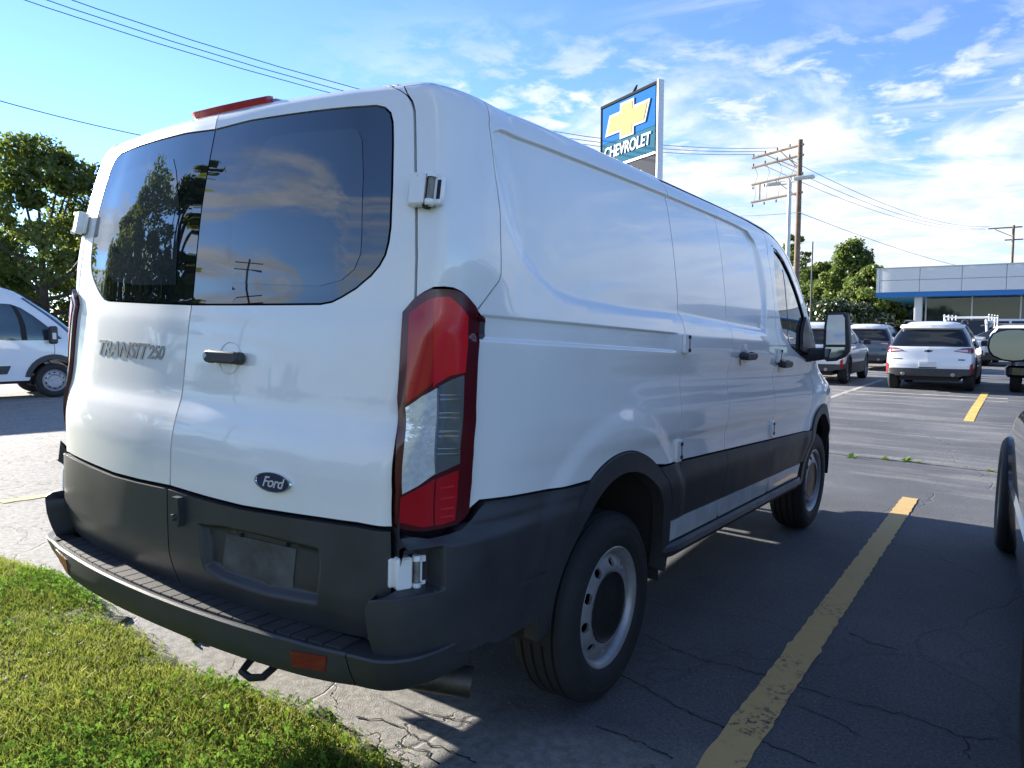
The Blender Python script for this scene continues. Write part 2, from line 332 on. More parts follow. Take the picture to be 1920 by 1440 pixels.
def panel(name, poly, mt, parent, off=0.0, holes=(), d=.02, gap=.0032, lip=.018, surf=None, label=None, feats=()):
    f = surf or (lambda s, t: S1(s, t, off))
    P = inset(resamp(poly, d), gap); H = [inset(resamp(h, d), 0) for h in holes]
    lo, hi = P.min(0), P.max(0); gx, gy = np.meshgrid(np.arange(lo[0]+d*.5, hi[0], d), np.arange(lo[1]+d*.5, hi[1], d)); G = np.stack([gx.ravel(), gy.ravel()], 1)
    sd = poly_sd(G, P)
    for h in H: sd = np.minimum(sd, -poly_sd(G, h))
    G = G[sd > d*.42]
    X = []
    for fl_, offs, sp in feats:
        L = resamp(fl_, sp, False); e = np.gradient(L, axis=0); e /= np.linalg.norm(e, axis=1)[:, None]+1e-12; nn = np.stack([-e[:, 1], e[:, 0]], 1)
        X += [L+nn*o for o in offs]
    if X:
        X = np.concatenate(X); sx = poly_sd(X, P)
        for h in H: sx = np.minimum(sx, -poly_sd(X, h))
        X = X[sx > .003]; ga = []
        for i in range(0, len(G), 4000): ga.append(np.min(np.hypot(G[i:i+4000, None, 0]-X[None, :, 0], G[i:i+4000, None, 1]-X[None, :, 1]), 1))
        X = X[np.unique(np.round(X/.0016).astype(int), axis=0, return_index=True)[1]]
        G = np.concatenate([G[np.concatenate(ga) > .008], X])
    loops = [P]+H; B = np.concatenate(loops); E = []; o = 0
    for L in loops: E += [(o+i, o+(i+1) % len(L)) for i in range(len(L))]; o += len(L)
    allp = np.concatenate([B, G]); r = delaunay_2d_cdt([Vector(p) for p in allp], E, [], 0, 1e-6)
    V2 = np.array([tuple(v) for v in r[0]]); F = np.array([q for q in r[2] if len(q) == 3]); c = V2[F].mean(1)
    k = poly_sd(c, P) > 0
    for h in H: k &= poly_sd(c, h) < 0
    F = F[k]; s, t = V2[:, 0].copy(), V2[:, 1].copy(); P3 = f(s, t); N3 = nrm(f, s, t)
    # winding: outward
    tri = P3[F]; fl = np.einsum('ij,ij->i', np.cross(tri[:, 1]-tri[:, 0], tri[:, 2]-tri[:, 0]), N3[F[:, 0]]) < 0; F[fl] = F[fl][:, ::-1]
    V = [P3]; NN = [N3]; FF = [F]; o = len(P3)
    if lip:
        for L in loops:
            q = f(L[:, 0], L[:, 1]); n = nrm(f, L[:, 0], L[:, 1]); tg = np.roll(q, -1, 0)-np.roll(q, 1, 0); sidev = np.cross(tg, n); sidev /= np.linalg.norm(sidev, axis=1)[:, None]+1e-12
            m = len(L); V += [q, q-n*lip]; NN += [sidev, sidev]; i = np.arange(m); j = (i+1) % m
            FF += [np.stack([o+i, o+m+i, o+j], 1), np.stack([o+j, o+m+i, o+m+j], 1)]; o += 2*m
    V = np.concatenate(V); NN = np.concatenate(NN); me = mesh_np(name, V, np.concatenate(FF), True)
    me.normals_split_custom_set_from_vertices([tuple(x) for x in NN])
    ob = link(name, me, mt, parent)
    if label: ob['label'] = label
    return ob
def ribbon(name, pts, w, mt, parent, off=.001, d=.02):
    """a thin strip laid on the skin along (s, t) points"""
    P = resamp(pts, d, False); e = np.gradient(P, axis=0); e /= np.linalg.norm(e, axis=1)[:, None]; n = np.stack([-e[:, 1], e[:, 0]], 1)*w/2
    A, B = P-n, P+n; a = S1(A[:, 0], A[:, 1], off); b = S1(B[:, 0], B[:, 1], off); k = len(P)
    a2 = S1(A[:, 0], A[:, 1], off-.008); b2 = S1(B[:, 0], B[:, 1], off-.008)
    m = MB(); m.grid([list(a2), list(a), list(b), list(b2)], smooth=False); return m.build(name, mt, parent)
def frame_at(s, t, off=0.0, spin=0.0):
    """local frame on the skin: x along s, y up along t, z outward"""
    s_, t_ = np.array([s]), np.array([t]); p = S1(s_, t_, off)[0]; n = nrm(S0, s_, t_)[0]; a = (S0(s_+.01, t_)-S0(s_-.01, t_))[0]; a /= np.linalg.norm(a); b = np.cross(n, a)
    c, q = math.cos(spin), math.sin(spin); a, b = a*c+b*q, b*c-a*q
    return Matrix(((a[0], b[0], n[0], p[0]), (a[1], b[1], n[1], p[1]), (a[2], b[2], n[2], p[2]), (0, 0, 0, 1)))
def text_flat(txt, size=1.0, shear=0.0, extrude=.0, sx=1.0, space=1.0, offset=0.0):
    cu = bpy.data.curves.new('t', 'FONT'); cu.body = txt; cu.size = size; cu.shear = shear; cu.align_x = 'CENTER'; cu.align_y = 'CENTER'; cu.extrude = extrude; cu.space_character = space; cu.offset = offset; cu.resolution_u = 4
    ob = bpy.data.objects.new('t', cu); COL.objects.link(ob); bpy.context.view_layer.update()
    me = bpy.data.meshes.new_from_object(ob.evaluated_get(bpy.context.evaluated_depsgraph_get())); bpy.data.objects.remove(ob); bpy.data.curves.remove(cu)
    for v in me.vertices: v.co.x *= sx
    return me

van = tag(empty('cargo_van'), 'white cargo van with black lower cladding and tinted rear windows, nearest the camera', 'van')
WP, BP, SEAL = MATS['white_paint'], MATS['black_plastic'], MATS['seal']
D3 = lambda pts: [(x, y) for x, y in pts]

# --- shared outlines, read off the photograph and laid on the skin
DOOR_TOP = RP([(406, 214), (465, 199), (530, 184), (590, 176), (642, 169), (690, 164), (717, 162), (737, 163), (751, 169), (764, 178), (772, 190), (777, 208)])
DOOR_TOP[0] = (0.0, DOOR_TOP[0][1])
GAP_R = RP([(778, 240), (779, 326), (780.5, 400), (780.5, 457), (780, 510), (779, 560)])
TL_LEFT = RP([(757, 586), (752, 670), (747, 745), (741, 840), (737, 920), (737, 990)])
TL_TOP = RP([(781, 559), (797, 548), (812.5, 540)])+SP([(832, 539), (850, 541), (865, 548), (876, 557.5), (887, 571), (893, 583)])
TL_RIGHT = SP([(893, 620), (892, 680), (889, 760), (885, 850), (882, 900), (877, 958)])
TL_BOT = SP([(868, 970), (854, 983)])+RP([(830, 990), (790, 997), (760, 995)])
SEAM = SP([(895, 581), (917, 552), (936, 526), (939.5, 515), (939, 460), (938, 400), (932, 350), (925, 300), (917, 235), (908, 172)])
T_ROOF = 2.045
CLAD_R = RP([(322, 912), (388, 932), (455, 949), (530, 961), (605, 972), (670, 981), (733, 989)]); CLAD_R[0] = (0.0, CLAD_R[0][1])
zc_ = lambda y: .896-.036*(y+.94)
def arch(c, r, a0, a1, n=28): return [(c[0]+r*math.cos(math.radians(a0+(a1-a0)*i/n)), c[1]+r*math.sin(math.radians(a0+(a1-a0)*i/n))) for i in range(n+1)]
def arch_to(c, r, zfun):
    """arch from its rear meeting with the cladding line to the front one"""
    pts = [p for p in arch(c, r, 180, 0, 60) if p[1] > zfun(p[0])]; return pts
S1L = [(.49, 2.03), (.495, 1.9), (.50, 1.6), (.50, 1.3), (.505, 1.1), (.51, .95), (.515, zc_(.515))]
S2L = [(1.09, 2.03), (1.10, 1.9), (1.11, 1.6), (1.112, 1.3), (1.115, 1.1), (1.115, .9), (1.115, zc_(1.115))]
S3L = [(1.865, 2.0), (1.89, 1.85), (1.915, 1.62), (1.925, 1.42), (1.94, 1.3), (1.94, 1.0), (1.94, zc_(1.94))]
S4L = [(2.93, 1.30), (2.92, 1.1), (2.88, .95), (2.80, zc_(2.80))]
S1s, S2s, S3s, S4s = ST(S1L), ST(S2L), ST(S3L), ST(S4L)

# --- rows of extra points that carry the creases
zA = lambda y: 1.415-.0235*(y+.9); zB = lambda y: 1.352-.030*(y+.9)
def feat(pts, offs, sp=.014): return (ST(pts), offs, sp)
ys_ = np.linspace(-.93, .46, 60)
FE = [feat([(y, zA(y)) for y in ys_], (-.012, -.008, -.004, -.002, 0, .002, .004, .008, .012), .010), feat([(y, zB(y)) for y in ys_], (-.014, -.009, -.006, -.003, 0, .003, .006, .009, .014), .010), feat([tuple(p) for p in RECESS[:12]], (-.014, -.008, -.005, 0, .005, .008, .014), .010), feat([tuple(p) for p in RECESS[12:20]], (-.018, -.009, 0, .009, .018)), feat(arch(ARCH_R, .628, 165, 15, 60), (-.045, -.03, -.015, 0, .015, .03))]
FE += [feat([(.40, z) for z in np.linspace(1.29, 1.40, 8)], (-.04, -.02, 0, .02, .04), .008)]
# --- white skin panels
WIN_R = RP([(404, 243), (470, 226), (540, 215), (610, 206), (660, 201), (705, 198), (722, 202), (732, 212), (736, 230), (736.5, 270), (735, 350), (732, 425), (728, 455), (722, 478), (711, 498), (695, 517), (668, 540), (640, 557), (622, 566), (601, 570), (540, 570.5), (450, 571), (364, 571)])
WIN_R[0] = (0.0, WIN_R[0][1]); WIN_R[-1] = (0.0, WIN_R[-1][1])
door_r = DOOR_TOP+GAP_R+TL_LEFT+CLAD_R[::-1]+WIN_R[::-1]
panel('rear_door', door_r, WP, van, d=.02)
panel('rear_door', mir(door_r), WP, van, d=.025)
gl = panel('rear_window', WIN_R, MATS['glass_dark'], van, off=-.001, gap=.003, lip=.006, d=.03)
gl2 = panel('rear_window', mir(WIN_R), MATS['glass_dark'], van, off=-.001, gap=.003, lip=.006, d=.03)
INN = RP([(512, 256), (560, 249), (640, 243), (660, 241), (672, 247), (679, 262), (681, 330), (678, 440), (676, 476), (664, 505), (640, 525), (600, 536), (520, 534), (436, 530), (434, 480), (436, 400), (446, 360), (470, 318), (490, 280), (500, 263)])
panel('lit_through_pane', INN, MATS['glass_lit_through'], gl, off=.0006, gap=0, lip=0, d=.03)  # area inside the frit band, see-through light put into its colour
panel('lit_through_pane', RP([(325, 297), (300, 300), (262, 312), (230, 325), (208, 350), (195, 400), (187, 450), (190, 500), (215, 528), (260, 535), (330, 534), (334, 440), (336, 380), (330, 320)]), MATS['glass_lit_through'], gl2, off=.0006, gap=0, lip=0, d=.03)
pill = GAP_R[:1]+GAP_R[1:]+TL_TOP+SEAM[1:]+[(SEAM[-1][0]-.005, T_ROOF), (DOOR_TOP[-3][0], T_ROOF), DOOR_TOP[-3], DOOR_TOP[-2], DOOR_TOP[-1]]
panel('rear_pillar', pill, WP, van); panel('rear_pillar', mir(pill), WP, van, d=.03)
A_R = ST(arch_to(ARCH_R, .50, zc_)); A_F = ST(arch_to(ARCH_F, .475, zc_))
cl_a = ST([(-.82, zc_(-.82)), (-.7, zc_(-.7)), (-.45, zc_(-.45))]); cl_b = ST([(.35, zc_(.35))])
quarter = [TL_TOP[-1]]+TL_RIGHT+cl_a+A_R+cl_b+S1s[::-1]+[(S1s[0][0], T_ROOF), (SEAM[-1][0]-.005, T_ROOF)]+SEAM[::-1][:-1]
panel('quarter_panel', quarter, WP, van, d=.018, feats=FE)
d1 = S1s+ST([(.8, zc_(.8))])+S2s[::-1]+ST([(.8, 2.03)]); panel('side_door', d1, WP, van, d=.018, feats=FE)
d2 = S2s+ST([(1.5, zc_(1.5))])+S3s[::-1]+ST([(1.6, 2.02), (1.35, 2.03)]); panel('side_door', d2, WP, van, d=.018, feats=FE)
# front door: window opening read off the photograph
WIN_F = SP([(1448, 459), (1451, 500), (1455, 545), (1459, 580), (1464, 607), (1472, 632), (1484, 652), (1500, 667), (1520, 680)])+ST([(2.86, 1.30), (2.84, 1.36), (2.72, 1.5), (2.56, 1.66), (2.40, 1.78), (2.26, 1.86), (2.12, 1.905), (2.0, 1.915)])
APIL = ST([(2.06, 1.99), (2.22, 1.955), (2.40, 1.88), (2.58, 1.76), (2.76, 1.61), (2.92, 1.45)])
d3 = S3s+ST([(2.4, zc_(2.4))])+S4s[::-1]+APIL[::-1]; panel('front_door', d3, WP, van, d=.018, holes=[WIN_F])
wf = panel('front_window', WIN_F, MATS['glass_dark'], van, off=-.012, gap=.0, lip=0, d=.03)
ribbon('window_trim', WIN_F+WIN_F[:1], .030, MATS['black_gloss'], wf, off=-.004)
ribbon('window_divider', SP([(1472, 508), (1478, 560), (1484, 640)]), .022, MATS['black_gloss'], wf, off=-.010)
sB = 3.9
fender = S4s+A_F[::-1][::-1][0:0]+ST([(2.84, zc_(2.84))])+A_F+ST([(3.66, zc_(3.66))])+[(S_END-.02, zc_(3.7)), (S_END-.02, 1.25), (S4s[0][0]+.25, 1.29)]
panel('front_fender', fender, WP, van, d=.03); panel('front_fender', mir(fender), WP, van, d=.06)
sA = APIL[-1][0]
wsh = [(sA+.02, 1.33), (S_END-.01, 1.30), (S_END-.01, 1.96), (APIL[0][0]+1.25, 1.96)]
a_top = [(s, t) for s, t in APIL]
rf_bot = [(-s, t) for s, t in [(S_END-.01, 1.97), (a_top[0][0]+.5, 1.985), (a_top[0][0], 1.995)]]
roof_half = DOOR_TOP[:-3]+[DOOR_TOP[-3], (DOOR_TOP[-3][0], T_ROOF), (SEAM[-1][0], T_ROOF), (S1s[0][0], T_ROOF), (S2s[0][0], T_ROOF), (side_s(1.6, 1.95)+.15, 2.035), (a_top[0][0], 2.01), (a_top[0][0]+.5, 1.99), (S_END-.01, 1.98)]
roof = roof_half+[(S_END-.01, 2.88), (-S_END+.01, 2.88)]+mir(roof_half)[:-1]
panel('roof', roof, WP, van, gap=0.0, lip=0, d=.04)
pill_a = [(APIL[0][0], 1.992)]+a_top[1:]+[(a_top[-1][0]+.06, 1.40), (a_top[-1][0]+.25, 1.31), (a_top[-1][0]+.35, 1.40), (a_top[3][0]+.35, 1.76), (a_top[1][0]+.4, 1.95), (a_top[0][0]+.5, 1.985)]
panel('windshield_pillar', pill_a, WP, van, d=.03)
ws = [(a_top[-1][0]+.36, 1.33), (S_END-.005, 1.28), (S_END-.005, 1.97), (a_top[0][0]+.55, 1.97), (a_top[1][0]+.42, 1.94), (a_top[3][0]+.37, 1.76)]
panel('windshield', ws, MATS['glass_dark'], van, d=.06); panel('windshield', mir(ws), MATS['glass_dark'], van, d=.06)
# far side of the van in larger panels
lq = [TL_TOP[-1]]+TL_RIGHT+cl_a+A_R+cl_b+ST([(1.0, zc_(1.0)), (1.9, zc_(1.9))])+S4s[::-1]+APIL[::-1]+[(S2s[0][0], T_ROOF), (SEAM[-1][0]-.005, T_ROOF)]+SEAM[::-1][:-1]
panel('body_side', mir(lq), WP, van, d=.05, holes=[mir(WIN_F)]); panel('front_window', mir(WIN_F), MATS['glass_dark'], van, off=-.01, d=.05, lip=0)
ribbon('drip_rail', [(S1s[0][0], 2.037), (S2s[0][0], 2.037), (side_s(1.6, 1.95), 2.03), (a_top[0][0], 2.005), (a_top[1][0]+.03, 1.965), (a_top[2][0]+.05, 1.89), (a_top[3][0]+.06, 1.77), (a_top[4][0]+.06, 1.62)], .012, SEAL, van, off=.001)
ribbon('roof_seam', RP([(737, 162), (741, 154), (748, 145)]), .006, SEAL, van, off=.0005)
# dark shell added inside the skin to stop light leaks and darken the gaps
arch_hole = lambda c, r: ST(arch(c, r, 0, 345, 23))
lin = [(0, .52), (S_END-.05, .52), (S_END-.05, 2.03), (0, 2.0)]
for sgn in (1, -1):
    f_ = (lambda p: p) if sgn > 0 else mir
    panel('gap_shade_shell', f_(lin), MATS['dark_void'], van, off=-.034, holes=[f_(arch_hole(ARCH_R, .47)), f_(arch_hole(ARCH_F, .45))], d=.06, lip=0, gap=0)

# --- black lower skin
CO = .010
def z_of(pts): return ST(pts)
tail_lo = .515
def corner_off(s, t, P):
    a = np.abs(s); pock = smooth(t, .682, .694)*(1-smooth(t, .792, .802))*(1-smooth(a, PS_HX-.01, PS_HX+.012))
    base = .062*(1-smooth(P[:, 1], -1.02, -.50))+.012
    return np.maximum(base*(1-.9*pock)*(1-.5*smooth(t, .803, .825))*(1-.7*smooth(t, .84, .88)), .004)
PS_G = DOOR_TOP[-1][0]; g_x = TL_LEFT[-1][0]
PS_HX = px2st(803, 1060, 'r')[0]
corner = [(g_x+.006, .826)]+[(s, t-.007) for s, t in TL_BOT[::-1]]+[(TL_RIGHT[-1][0]+.006, TL_RIGHT[-1][1]-.010)]+ST([(-.80, zc_(-.80)-.003), (-.6, zc_(-.6)-.003), (-.42, zc_(-.42)-.003)])+ST([p for p in arch(ARCH_R, .497, 118, 180, 20) if p[1] < zc_(p[0])])+ST([(-.535, .472), (-.75, .475)])+[(1.14, .492), (1.08, .486), (1.02, .498), (.97, .520), (.93, .530), (.862, .530), (.860, .664), (.868, .682), (g_x+.004, .692)]
for f_ in ((lambda p: p), mir): panel('corner_bumper', f_(corner), BP, van, off=corner_off, feats=[(f_([(.86, t_), (PS_HX+.02, t_)]), (-.009, -.006, -.003, 0, .003, .006, .009), .008) for t_ in (.688, .797)]+[(f_([(PS_HX, .68), (PS_HX, .81)]), (-.014, -.009, -.005, 0, .005, .009, .014), .008)], d=.016 if f_([(1, 0)])[0][0] > 0 else .03, gap=.001, lip=.085)
for f_ in ((lambda p: p), mir):
    nm = f_([(1, 0)])[0][0] > 0; dd = .02 if nm else .05
    ring = ST([(ARCH_R[0]+.50*math.cos(math.radians(a)), ARCH_R[1]+.50*math.sin(math.radians(a))) for a in np.linspace(186, -8, 60)]+[(ARCH_R[0]+.425*math.cos(math.radians(a)), ARCH_R[1]+.425*math.sin(math.radians(a))) for a in np.linspace(-6, 184, 60)])
    panel('arch_trim', f_(ring), BP, van, off=.013, d=dd*.8, gap=.0008, lip=.05)
    ring = ST([(ARCH_F[0]+.475*math.cos(math.radians(a)), ARCH_F[1]+.475*math.sin(math.radians(a))) for a in np.linspace(186, -8, 60)]+[(ARCH_F[0]+.405*math.cos(math.radians(a)), ARCH_F[1]+.405*math.sin(math.radians(a))) for a in np.linspace(-6, 184, 60)])
    panel('arch_trim', f_(ring), BP, van, off=.013, d=dd*.8, gap=.0008, lip=.05)
    zt_ = lambda y: .601-.0195*(y-.46); zb_ = lambda y: .505-.0163*(y-.42); yR = lambda z: ARCH_R[0]+math.sqrt(max(.505**2-(z-ARCH_R[1])**2, .01)); yF = lambda z: ARCH_F[0]-math.sqrt(max(.48**2-(z-ARCH_F[1])**2, .01))
    cuts = [None, .515, 1.115, 1.94, None]
    for i in range(4):
        z0, z1 = zt_, zc_
        def edge(y, left):
            if y is None:
                if left: zz = np.linspace(.60, zc_(.3)-.003, 8); return [(yR(z)+.002, z) for z in zz]
                zz = np.linspace(zc_(2.8)-.003, .56, 8); return [(yF(z)-.002, z) for z in zz]
            return [(y, zt_(y)), (y, zc_(y)-.003)] if left else [(y, zc_(y)-.003), (y, zt_(y))]
        pl = ST(edge(cuts[i], True)+edge(cuts[i+1], False)); panel('lower_cladding', f_(pl), BP, van, off=CO, d=dd, gap=.0018)
    for y0, y1 in ((.44, 1.10), (1.10, 1.95), (1.95, 2.70)):
        panel('rocker_strip', f_(ST([(y0, zb_(y0)), (y0, zt_(y0)-.002), (y1, zt_(y1)-.002), (y1-.03, zb_(y1))])), mat('rocker_white_shaded', (.58, .60, .60), .4, coat=.5, var=.25, vscale=6), van, off=.008, d=dd, gap=.0015)  # body white with mottling, darkened to carry the shade low on the side
# rocker step under the doors
for sg in (1, -1):
    m = MB(); rows = []
    for y in np.linspace(.40, 2.72, 24):
        zb = .505-.0163*(y-.42)-.004; k = min(1, (y-.395)/.05, (2.73-y)/.05)
        rows.append([(sg*(.93), y, zb), (sg*(.985+.02*k), y, zb-.002), (sg*(.995+.025*k), y, zb-.012), (sg*(1.0+.028*k), y, zb-.030), (sg*(.992+.02*k), y, zb-.036), (sg*(.985+.02*k), y, zb-.060), (sg*.965, y, zb-.072), (sg*.90, y, zb-.065)])
    m.grid(rows); m.build('rocker_step', BP, van, sharp=25)
ribbon('cladding_crease', SP([(899, 1126), (960, 1101), (1026, 1074)], .02), .010, BP, van, off=.026)
# rear door cladding; the right one carries the plate recess
PLATE_F = None
PLATE = np.array(RP([(377, 982), (420, 985), (500, 1003), (600, 1028), (604, 1060), (598, 1128), (500, 1110), (420, 1083), (388, 1062)]))
def clad_off(s, t, P): return .010-.030*smooth(poly_sd(np.stack([s, t], -1), PLATE), -.004, .014)
cb = [(0.0, .520), (.35, .522), (.6, .526), (g_x-.012, .54)]
door_c = [(s, t-.006) for s, t in CLAD_R]+[(g_x-.004, .80), (g_x-.006, .70)]+cb[::-1]
pf = [tuple(q) for q in PLATE]+[tuple(PLATE[0])]
panel('door_cladding', door_c, BP, van, off=clad_off, d=.014, feats=[(pf, (-.008, -.003, .003, .008, .014), .010)], gap=.003, lip=.03)
panel('door_cladding', mir(door_c), BP, van, off=.010, d=.03, gap=.003, lip=.03)
panel('plate_mount', RP([(427, 1000), (480, 1011), (557, 1029), (552, 1112), (480, 1099), (421, 1081)], -.02), mat('plate_plastic', (.075, .078, .082), .6, var=.5, vscale=12), van, off=-.0165, d=.03, gap=0, lip=.004)
for q in ((454, 1003), (540, 1021), (438, 1079), (520, 1106)):
    st = px2st(*q, 'r', -.018); MB().lathe([(0, .006), (.004, .006), (.006, .002), (.006, -.004)], 8, frame_at(*st, off=-.0165)).build('plate_screw', SEAL, van)
st = px2st(338, 957, 'r', .01); F_ = frame_at(*st, off=.009)
m = MB(); m.prism([(-.018, -.045), (.018, -.045), (.026, -.02), (.018, .045), (-.012, .045), (-.026, -.02)], -.004, .022, F_); m.lathe([(0, .032), (.010, .032), (.012, .02)], 12, F_@Matrix.Translation((0, -.018, 0))); m.build('door_latch', BP, van)

# --- rear bumper: step, face, tread strips
BT = catmull([(0, -1.243), (.2, -1.238), (.4, -1.224), (.6, -1.200), (.70, -1.185), (.785, -1.166)], 8)
BB = catmull([(0, -1.228), (.2, -1.224), (.4, -1.210), (.6, -1.183), (.70, -1.160), (.785, -1.128)], 8)
Z_T, Z_B = .526, .422
def bump_rows(P, Q):
    rows = []
    for (x, y), (x2, y2) in zip(P, Q):
        yi = max(S0(np.array([min(abs(x), .84)]), np.array([.56]))[0, 1]-.004, y+.02)
        rows.append([(x, yi+.03, Z_T-.006), (x, y+.016, Z_T-.004), (x, y+.012, Z_T), (x, y+.005, Z_T), (x, y, Z_T-.006), (x2+.0, (y+y2)/2-.004, (Z_T+Z_B)/2), (x2, y2, Z_B+.006), (x2, y2+.008, Z_B), (x2, y2+.25, Z_B-.004)])
    return rows
m = MB(); full = [r for r in bump_rows([(-x, y) for x, y in BT[:0:-1]], [(-x, y) for x, y in BB[:0:-1]])]+bump_rows(BT, BB); m.grid(full); m.build('rear_bumper', BP, van, sharp=40)
ET = catmull([(.788, -1.1655), (.835, -1.157), (.878, -1.146), (.918, -1.115), (.948, -1.06), (.962, -.98), (.966, -.86)], 6)
EB = catmull([(.788, -1.1275), (.828, -1.118), (.866, -1.102), (.900, -1.066), (.922, -1.01), (.934, -.94), (.94, -.84)], 6)
def inward(P):
    e = np.gradient(P, axis=0); e /= np.linalg.norm(e, axis=1)[:, None]; return np.stack([-e[:, 1], e[:, 0]], 1)
for sg in (1, -1):
    nT, nB = inward(ET), inward(EB); rows = []; rows2 = []
    for p, q, a, b in zip(ET, EB, nT, nB):
        f3 = lambda v, z: (sg*v[0], v[1], z)
        rows.append([f3(p+a*.09, Z_T-.004), f3(p+a*.012, Z_T), f3(p+a*.004, Z_T), f3(p, Z_T-.006), f3((p+q)/2-a*.004, (Z_T+Z_B)/2), f3(q, Z_B+.006), f3(q+b*.008, Z_B), f3(q+b*.2, Z_B-.004)])
    m = MB(); m.grid(rows); m.build('bumper_end', BP, van, sharp=40)
xs_ = np.linspace(-.755, .755, 28)
for i in range(27):
    a, b = xs_[i]+.003, xs_[i+1]-.003; v = []
    for x in (a, b):
        yo = np.interp(abs(x), BT[:, 0], BT[:, 1])+.022; yi = S0(np.array([abs(x)]), np.array([.56]))[0, 1]+.004
        v += [(x, yo), (x, yi)]
    MB().add([(v[0][0], v[0][1], Z_T-.006), (v[2][0], v[2][1], Z_T-.006), (v[3][0], v[3][1], Z_T-.006), (v[1][0], v[1][1], Z_T-.006), (v[0][0], v[0][1], Z_T+.003), (v[2][0], v[2][1], Z_T+.003), (v[3][0], v[3][1], Z_T+.003), (v[1][0], v[1][1], Z_T+.003)], [(4, 5, 6, 7), (0, 1, 5, 4), (1, 2, 6, 5), (2, 3, 7, 6), (3, 0, 4, 7)]).build('tread_strip', MATS['step_plastic'], van)
def bump_at(px, py):
    best = None
    for x in np.linspace(-.88, .88, 353):
        for z in np.linspace(Z_B, Z_T, 12):
            u = (z-Z_B)/(Z_T-Z_B); y = np.interp(abs(x), BB[:, 0], BB[:, 1])*(1-u)+np.interp(abs(x), BT[:, 0], BT[:, 1])*u
            p = proj((x, y, z)); e = np.hypot(p[0]-px, p[1]-py)
            if best is None or e < best[0]: best = (e, x, y, z)
    return best[1:]
c = [bump_at(*q) for q in ((546, 1219), (614, 1232), (612, 1257), (549, 1250))]
for sg in (1, -1):
    m = MB(); q = [(sg*x, y-.006, z) for x, y, z in c]; b = [(sg*x, y+.012, z) for x, y, z in c]; q = q if sg > 0 else q[::-1]; b = b if sg > 0 else b[::-1]
    m.add(q+b, [[3, 2, 1, 0], [0, 1, 5, 4], [1, 2, 6, 5], [2, 3, 7, 6], [3, 0, 4, 7]]); m.build('bumper_reflector', MATS['red_reflector'], van)
MB().tube([(.39, -1.08, .43), (.375, -1.15, .385), (.385, -1.185, .368), (.43, -1.19, .365), (.46, -1.17, .368), (.465, -1.10, .40), (.46, -1.04, .43)], .011, 8).build('tow_eye', SEAL, van)

# --- tail lights
TLP = TL_LEFT[::-1]+[TL_TOP[0]]+TL_TOP[1:]+TL_RIGHT+TL_BOT
LP = lambda pts: [px2st(x, y, 'r' if x < 822 else 's', .012) for x, y in pts]
red_u = LP([(769, 588), (790, 571), (812, 558), (812, 640), (812, 716), (786, 738), (761, 757), (765, 670)]); red_v = LP([(814, 558), (842, 556), (862, 574), (876, 592), (876, 644), (871, 698), (842, 704), (814, 721), (814, 640)])
clr_a = LP([(761, 764), (790, 743), (818, 727), (817, 800), (814, 888), (783, 910), (753, 926), (757, 840)]); clr_b = LP([(822, 724), (846, 712), (869, 703), (866, 790), (861, 868), (840, 878), (819, 887), (820, 800)])
red_l = LP([(751, 933), (785, 915), (814, 899), (811, 985), (790, 988), (747, 979)]); red_m = LP([(817, 898), (838, 890), (859, 882), (856, 930), (852, 974), (830, 982), (814, 985)])
ribs = [((822, 741), (862, 741)), ((822, 749), (861, 749)), ((821, 775), (861, 774)), ((821, 783), (860, 783)), ((820, 809), (860, 808)), ((819, 818), (859, 817)), ((818, 842), (858, 841)), ((817, 852), (858, 851))]
for f_ in ((lambda p: p), mir):
    nm = f_([(1, 0)])[0][0] > 0
    tl = panel('tail_light', f_(TLP), MATS['lens_housing'], van, off=.014, d=.015, gap=.004, lip=.03)
    for pl, mm, nmn in ((red_u, 'lens_red_deep', 'red_lens'), (red_v, 'lens_red', 'red_lens'), (clr_a, 'lens_clear', 'clear_lens'), (clr_b, 'lens_clear_dark', 'clear_lens'), (red_l, 'lens_red_deep', 'red_lens'), (red_m, 'lens_red_deep', 'red_lens')):
        panel(nmn, f_(pl), MATS[mm], tl, off=.0165, d=.02, gap=.0, lip=.004)
    if nm:
        for a, b in ribs: ribbon('lens_rib', LP([a, b]), .004, MATS['chrome'], tl, off=.0185, d=.02)
        ribbon('lens_rib', LP([(819, 727), (817, 800), (816, 888)]), .006, MATS['chrome'], tl, off=.0185)
        for yy in (915, 935, 955, 970): ribbon('lens_rib', LP([(824, yy), (850, yy-4)]), .004, MATS['lens_red'], tl, off=.0185)
        panel('door_stop', SP([(895, 592), (906, 591), (905, 636), (893, 636)]), BP, van, off=.012, gap=0, d=.02)
        ribbon('lens_ridge', LP([(813, 560), (813, 640), (812, 725)]), .004, MATS['lens_red'], tl, off=.018)
# high brake light
BL = RP([(349, 216), (365, 203), (378, 195), (405, 186), (430, 178), (460, 172), (484, 168), (489, 180), (455, 191), (420, 201), (385, 209)])
bl = panel('brake_light', BL, mat('brake_lens', (.42, .014, .022), .35, coat=.15, bump=.3, bscale=200), van, off=.020, d=.02, gap=0, lip=.03)
panel('light_fairing', RP([(484, 168), (492, 168), (510, 172), (530, 178), (494, 186), (489, 181)]), WP, van, off=lambda s, t, P: .016*(1-smooth(s, s.min(), s.max()+1e-6)), d=.012, gap=0, lip=.02)

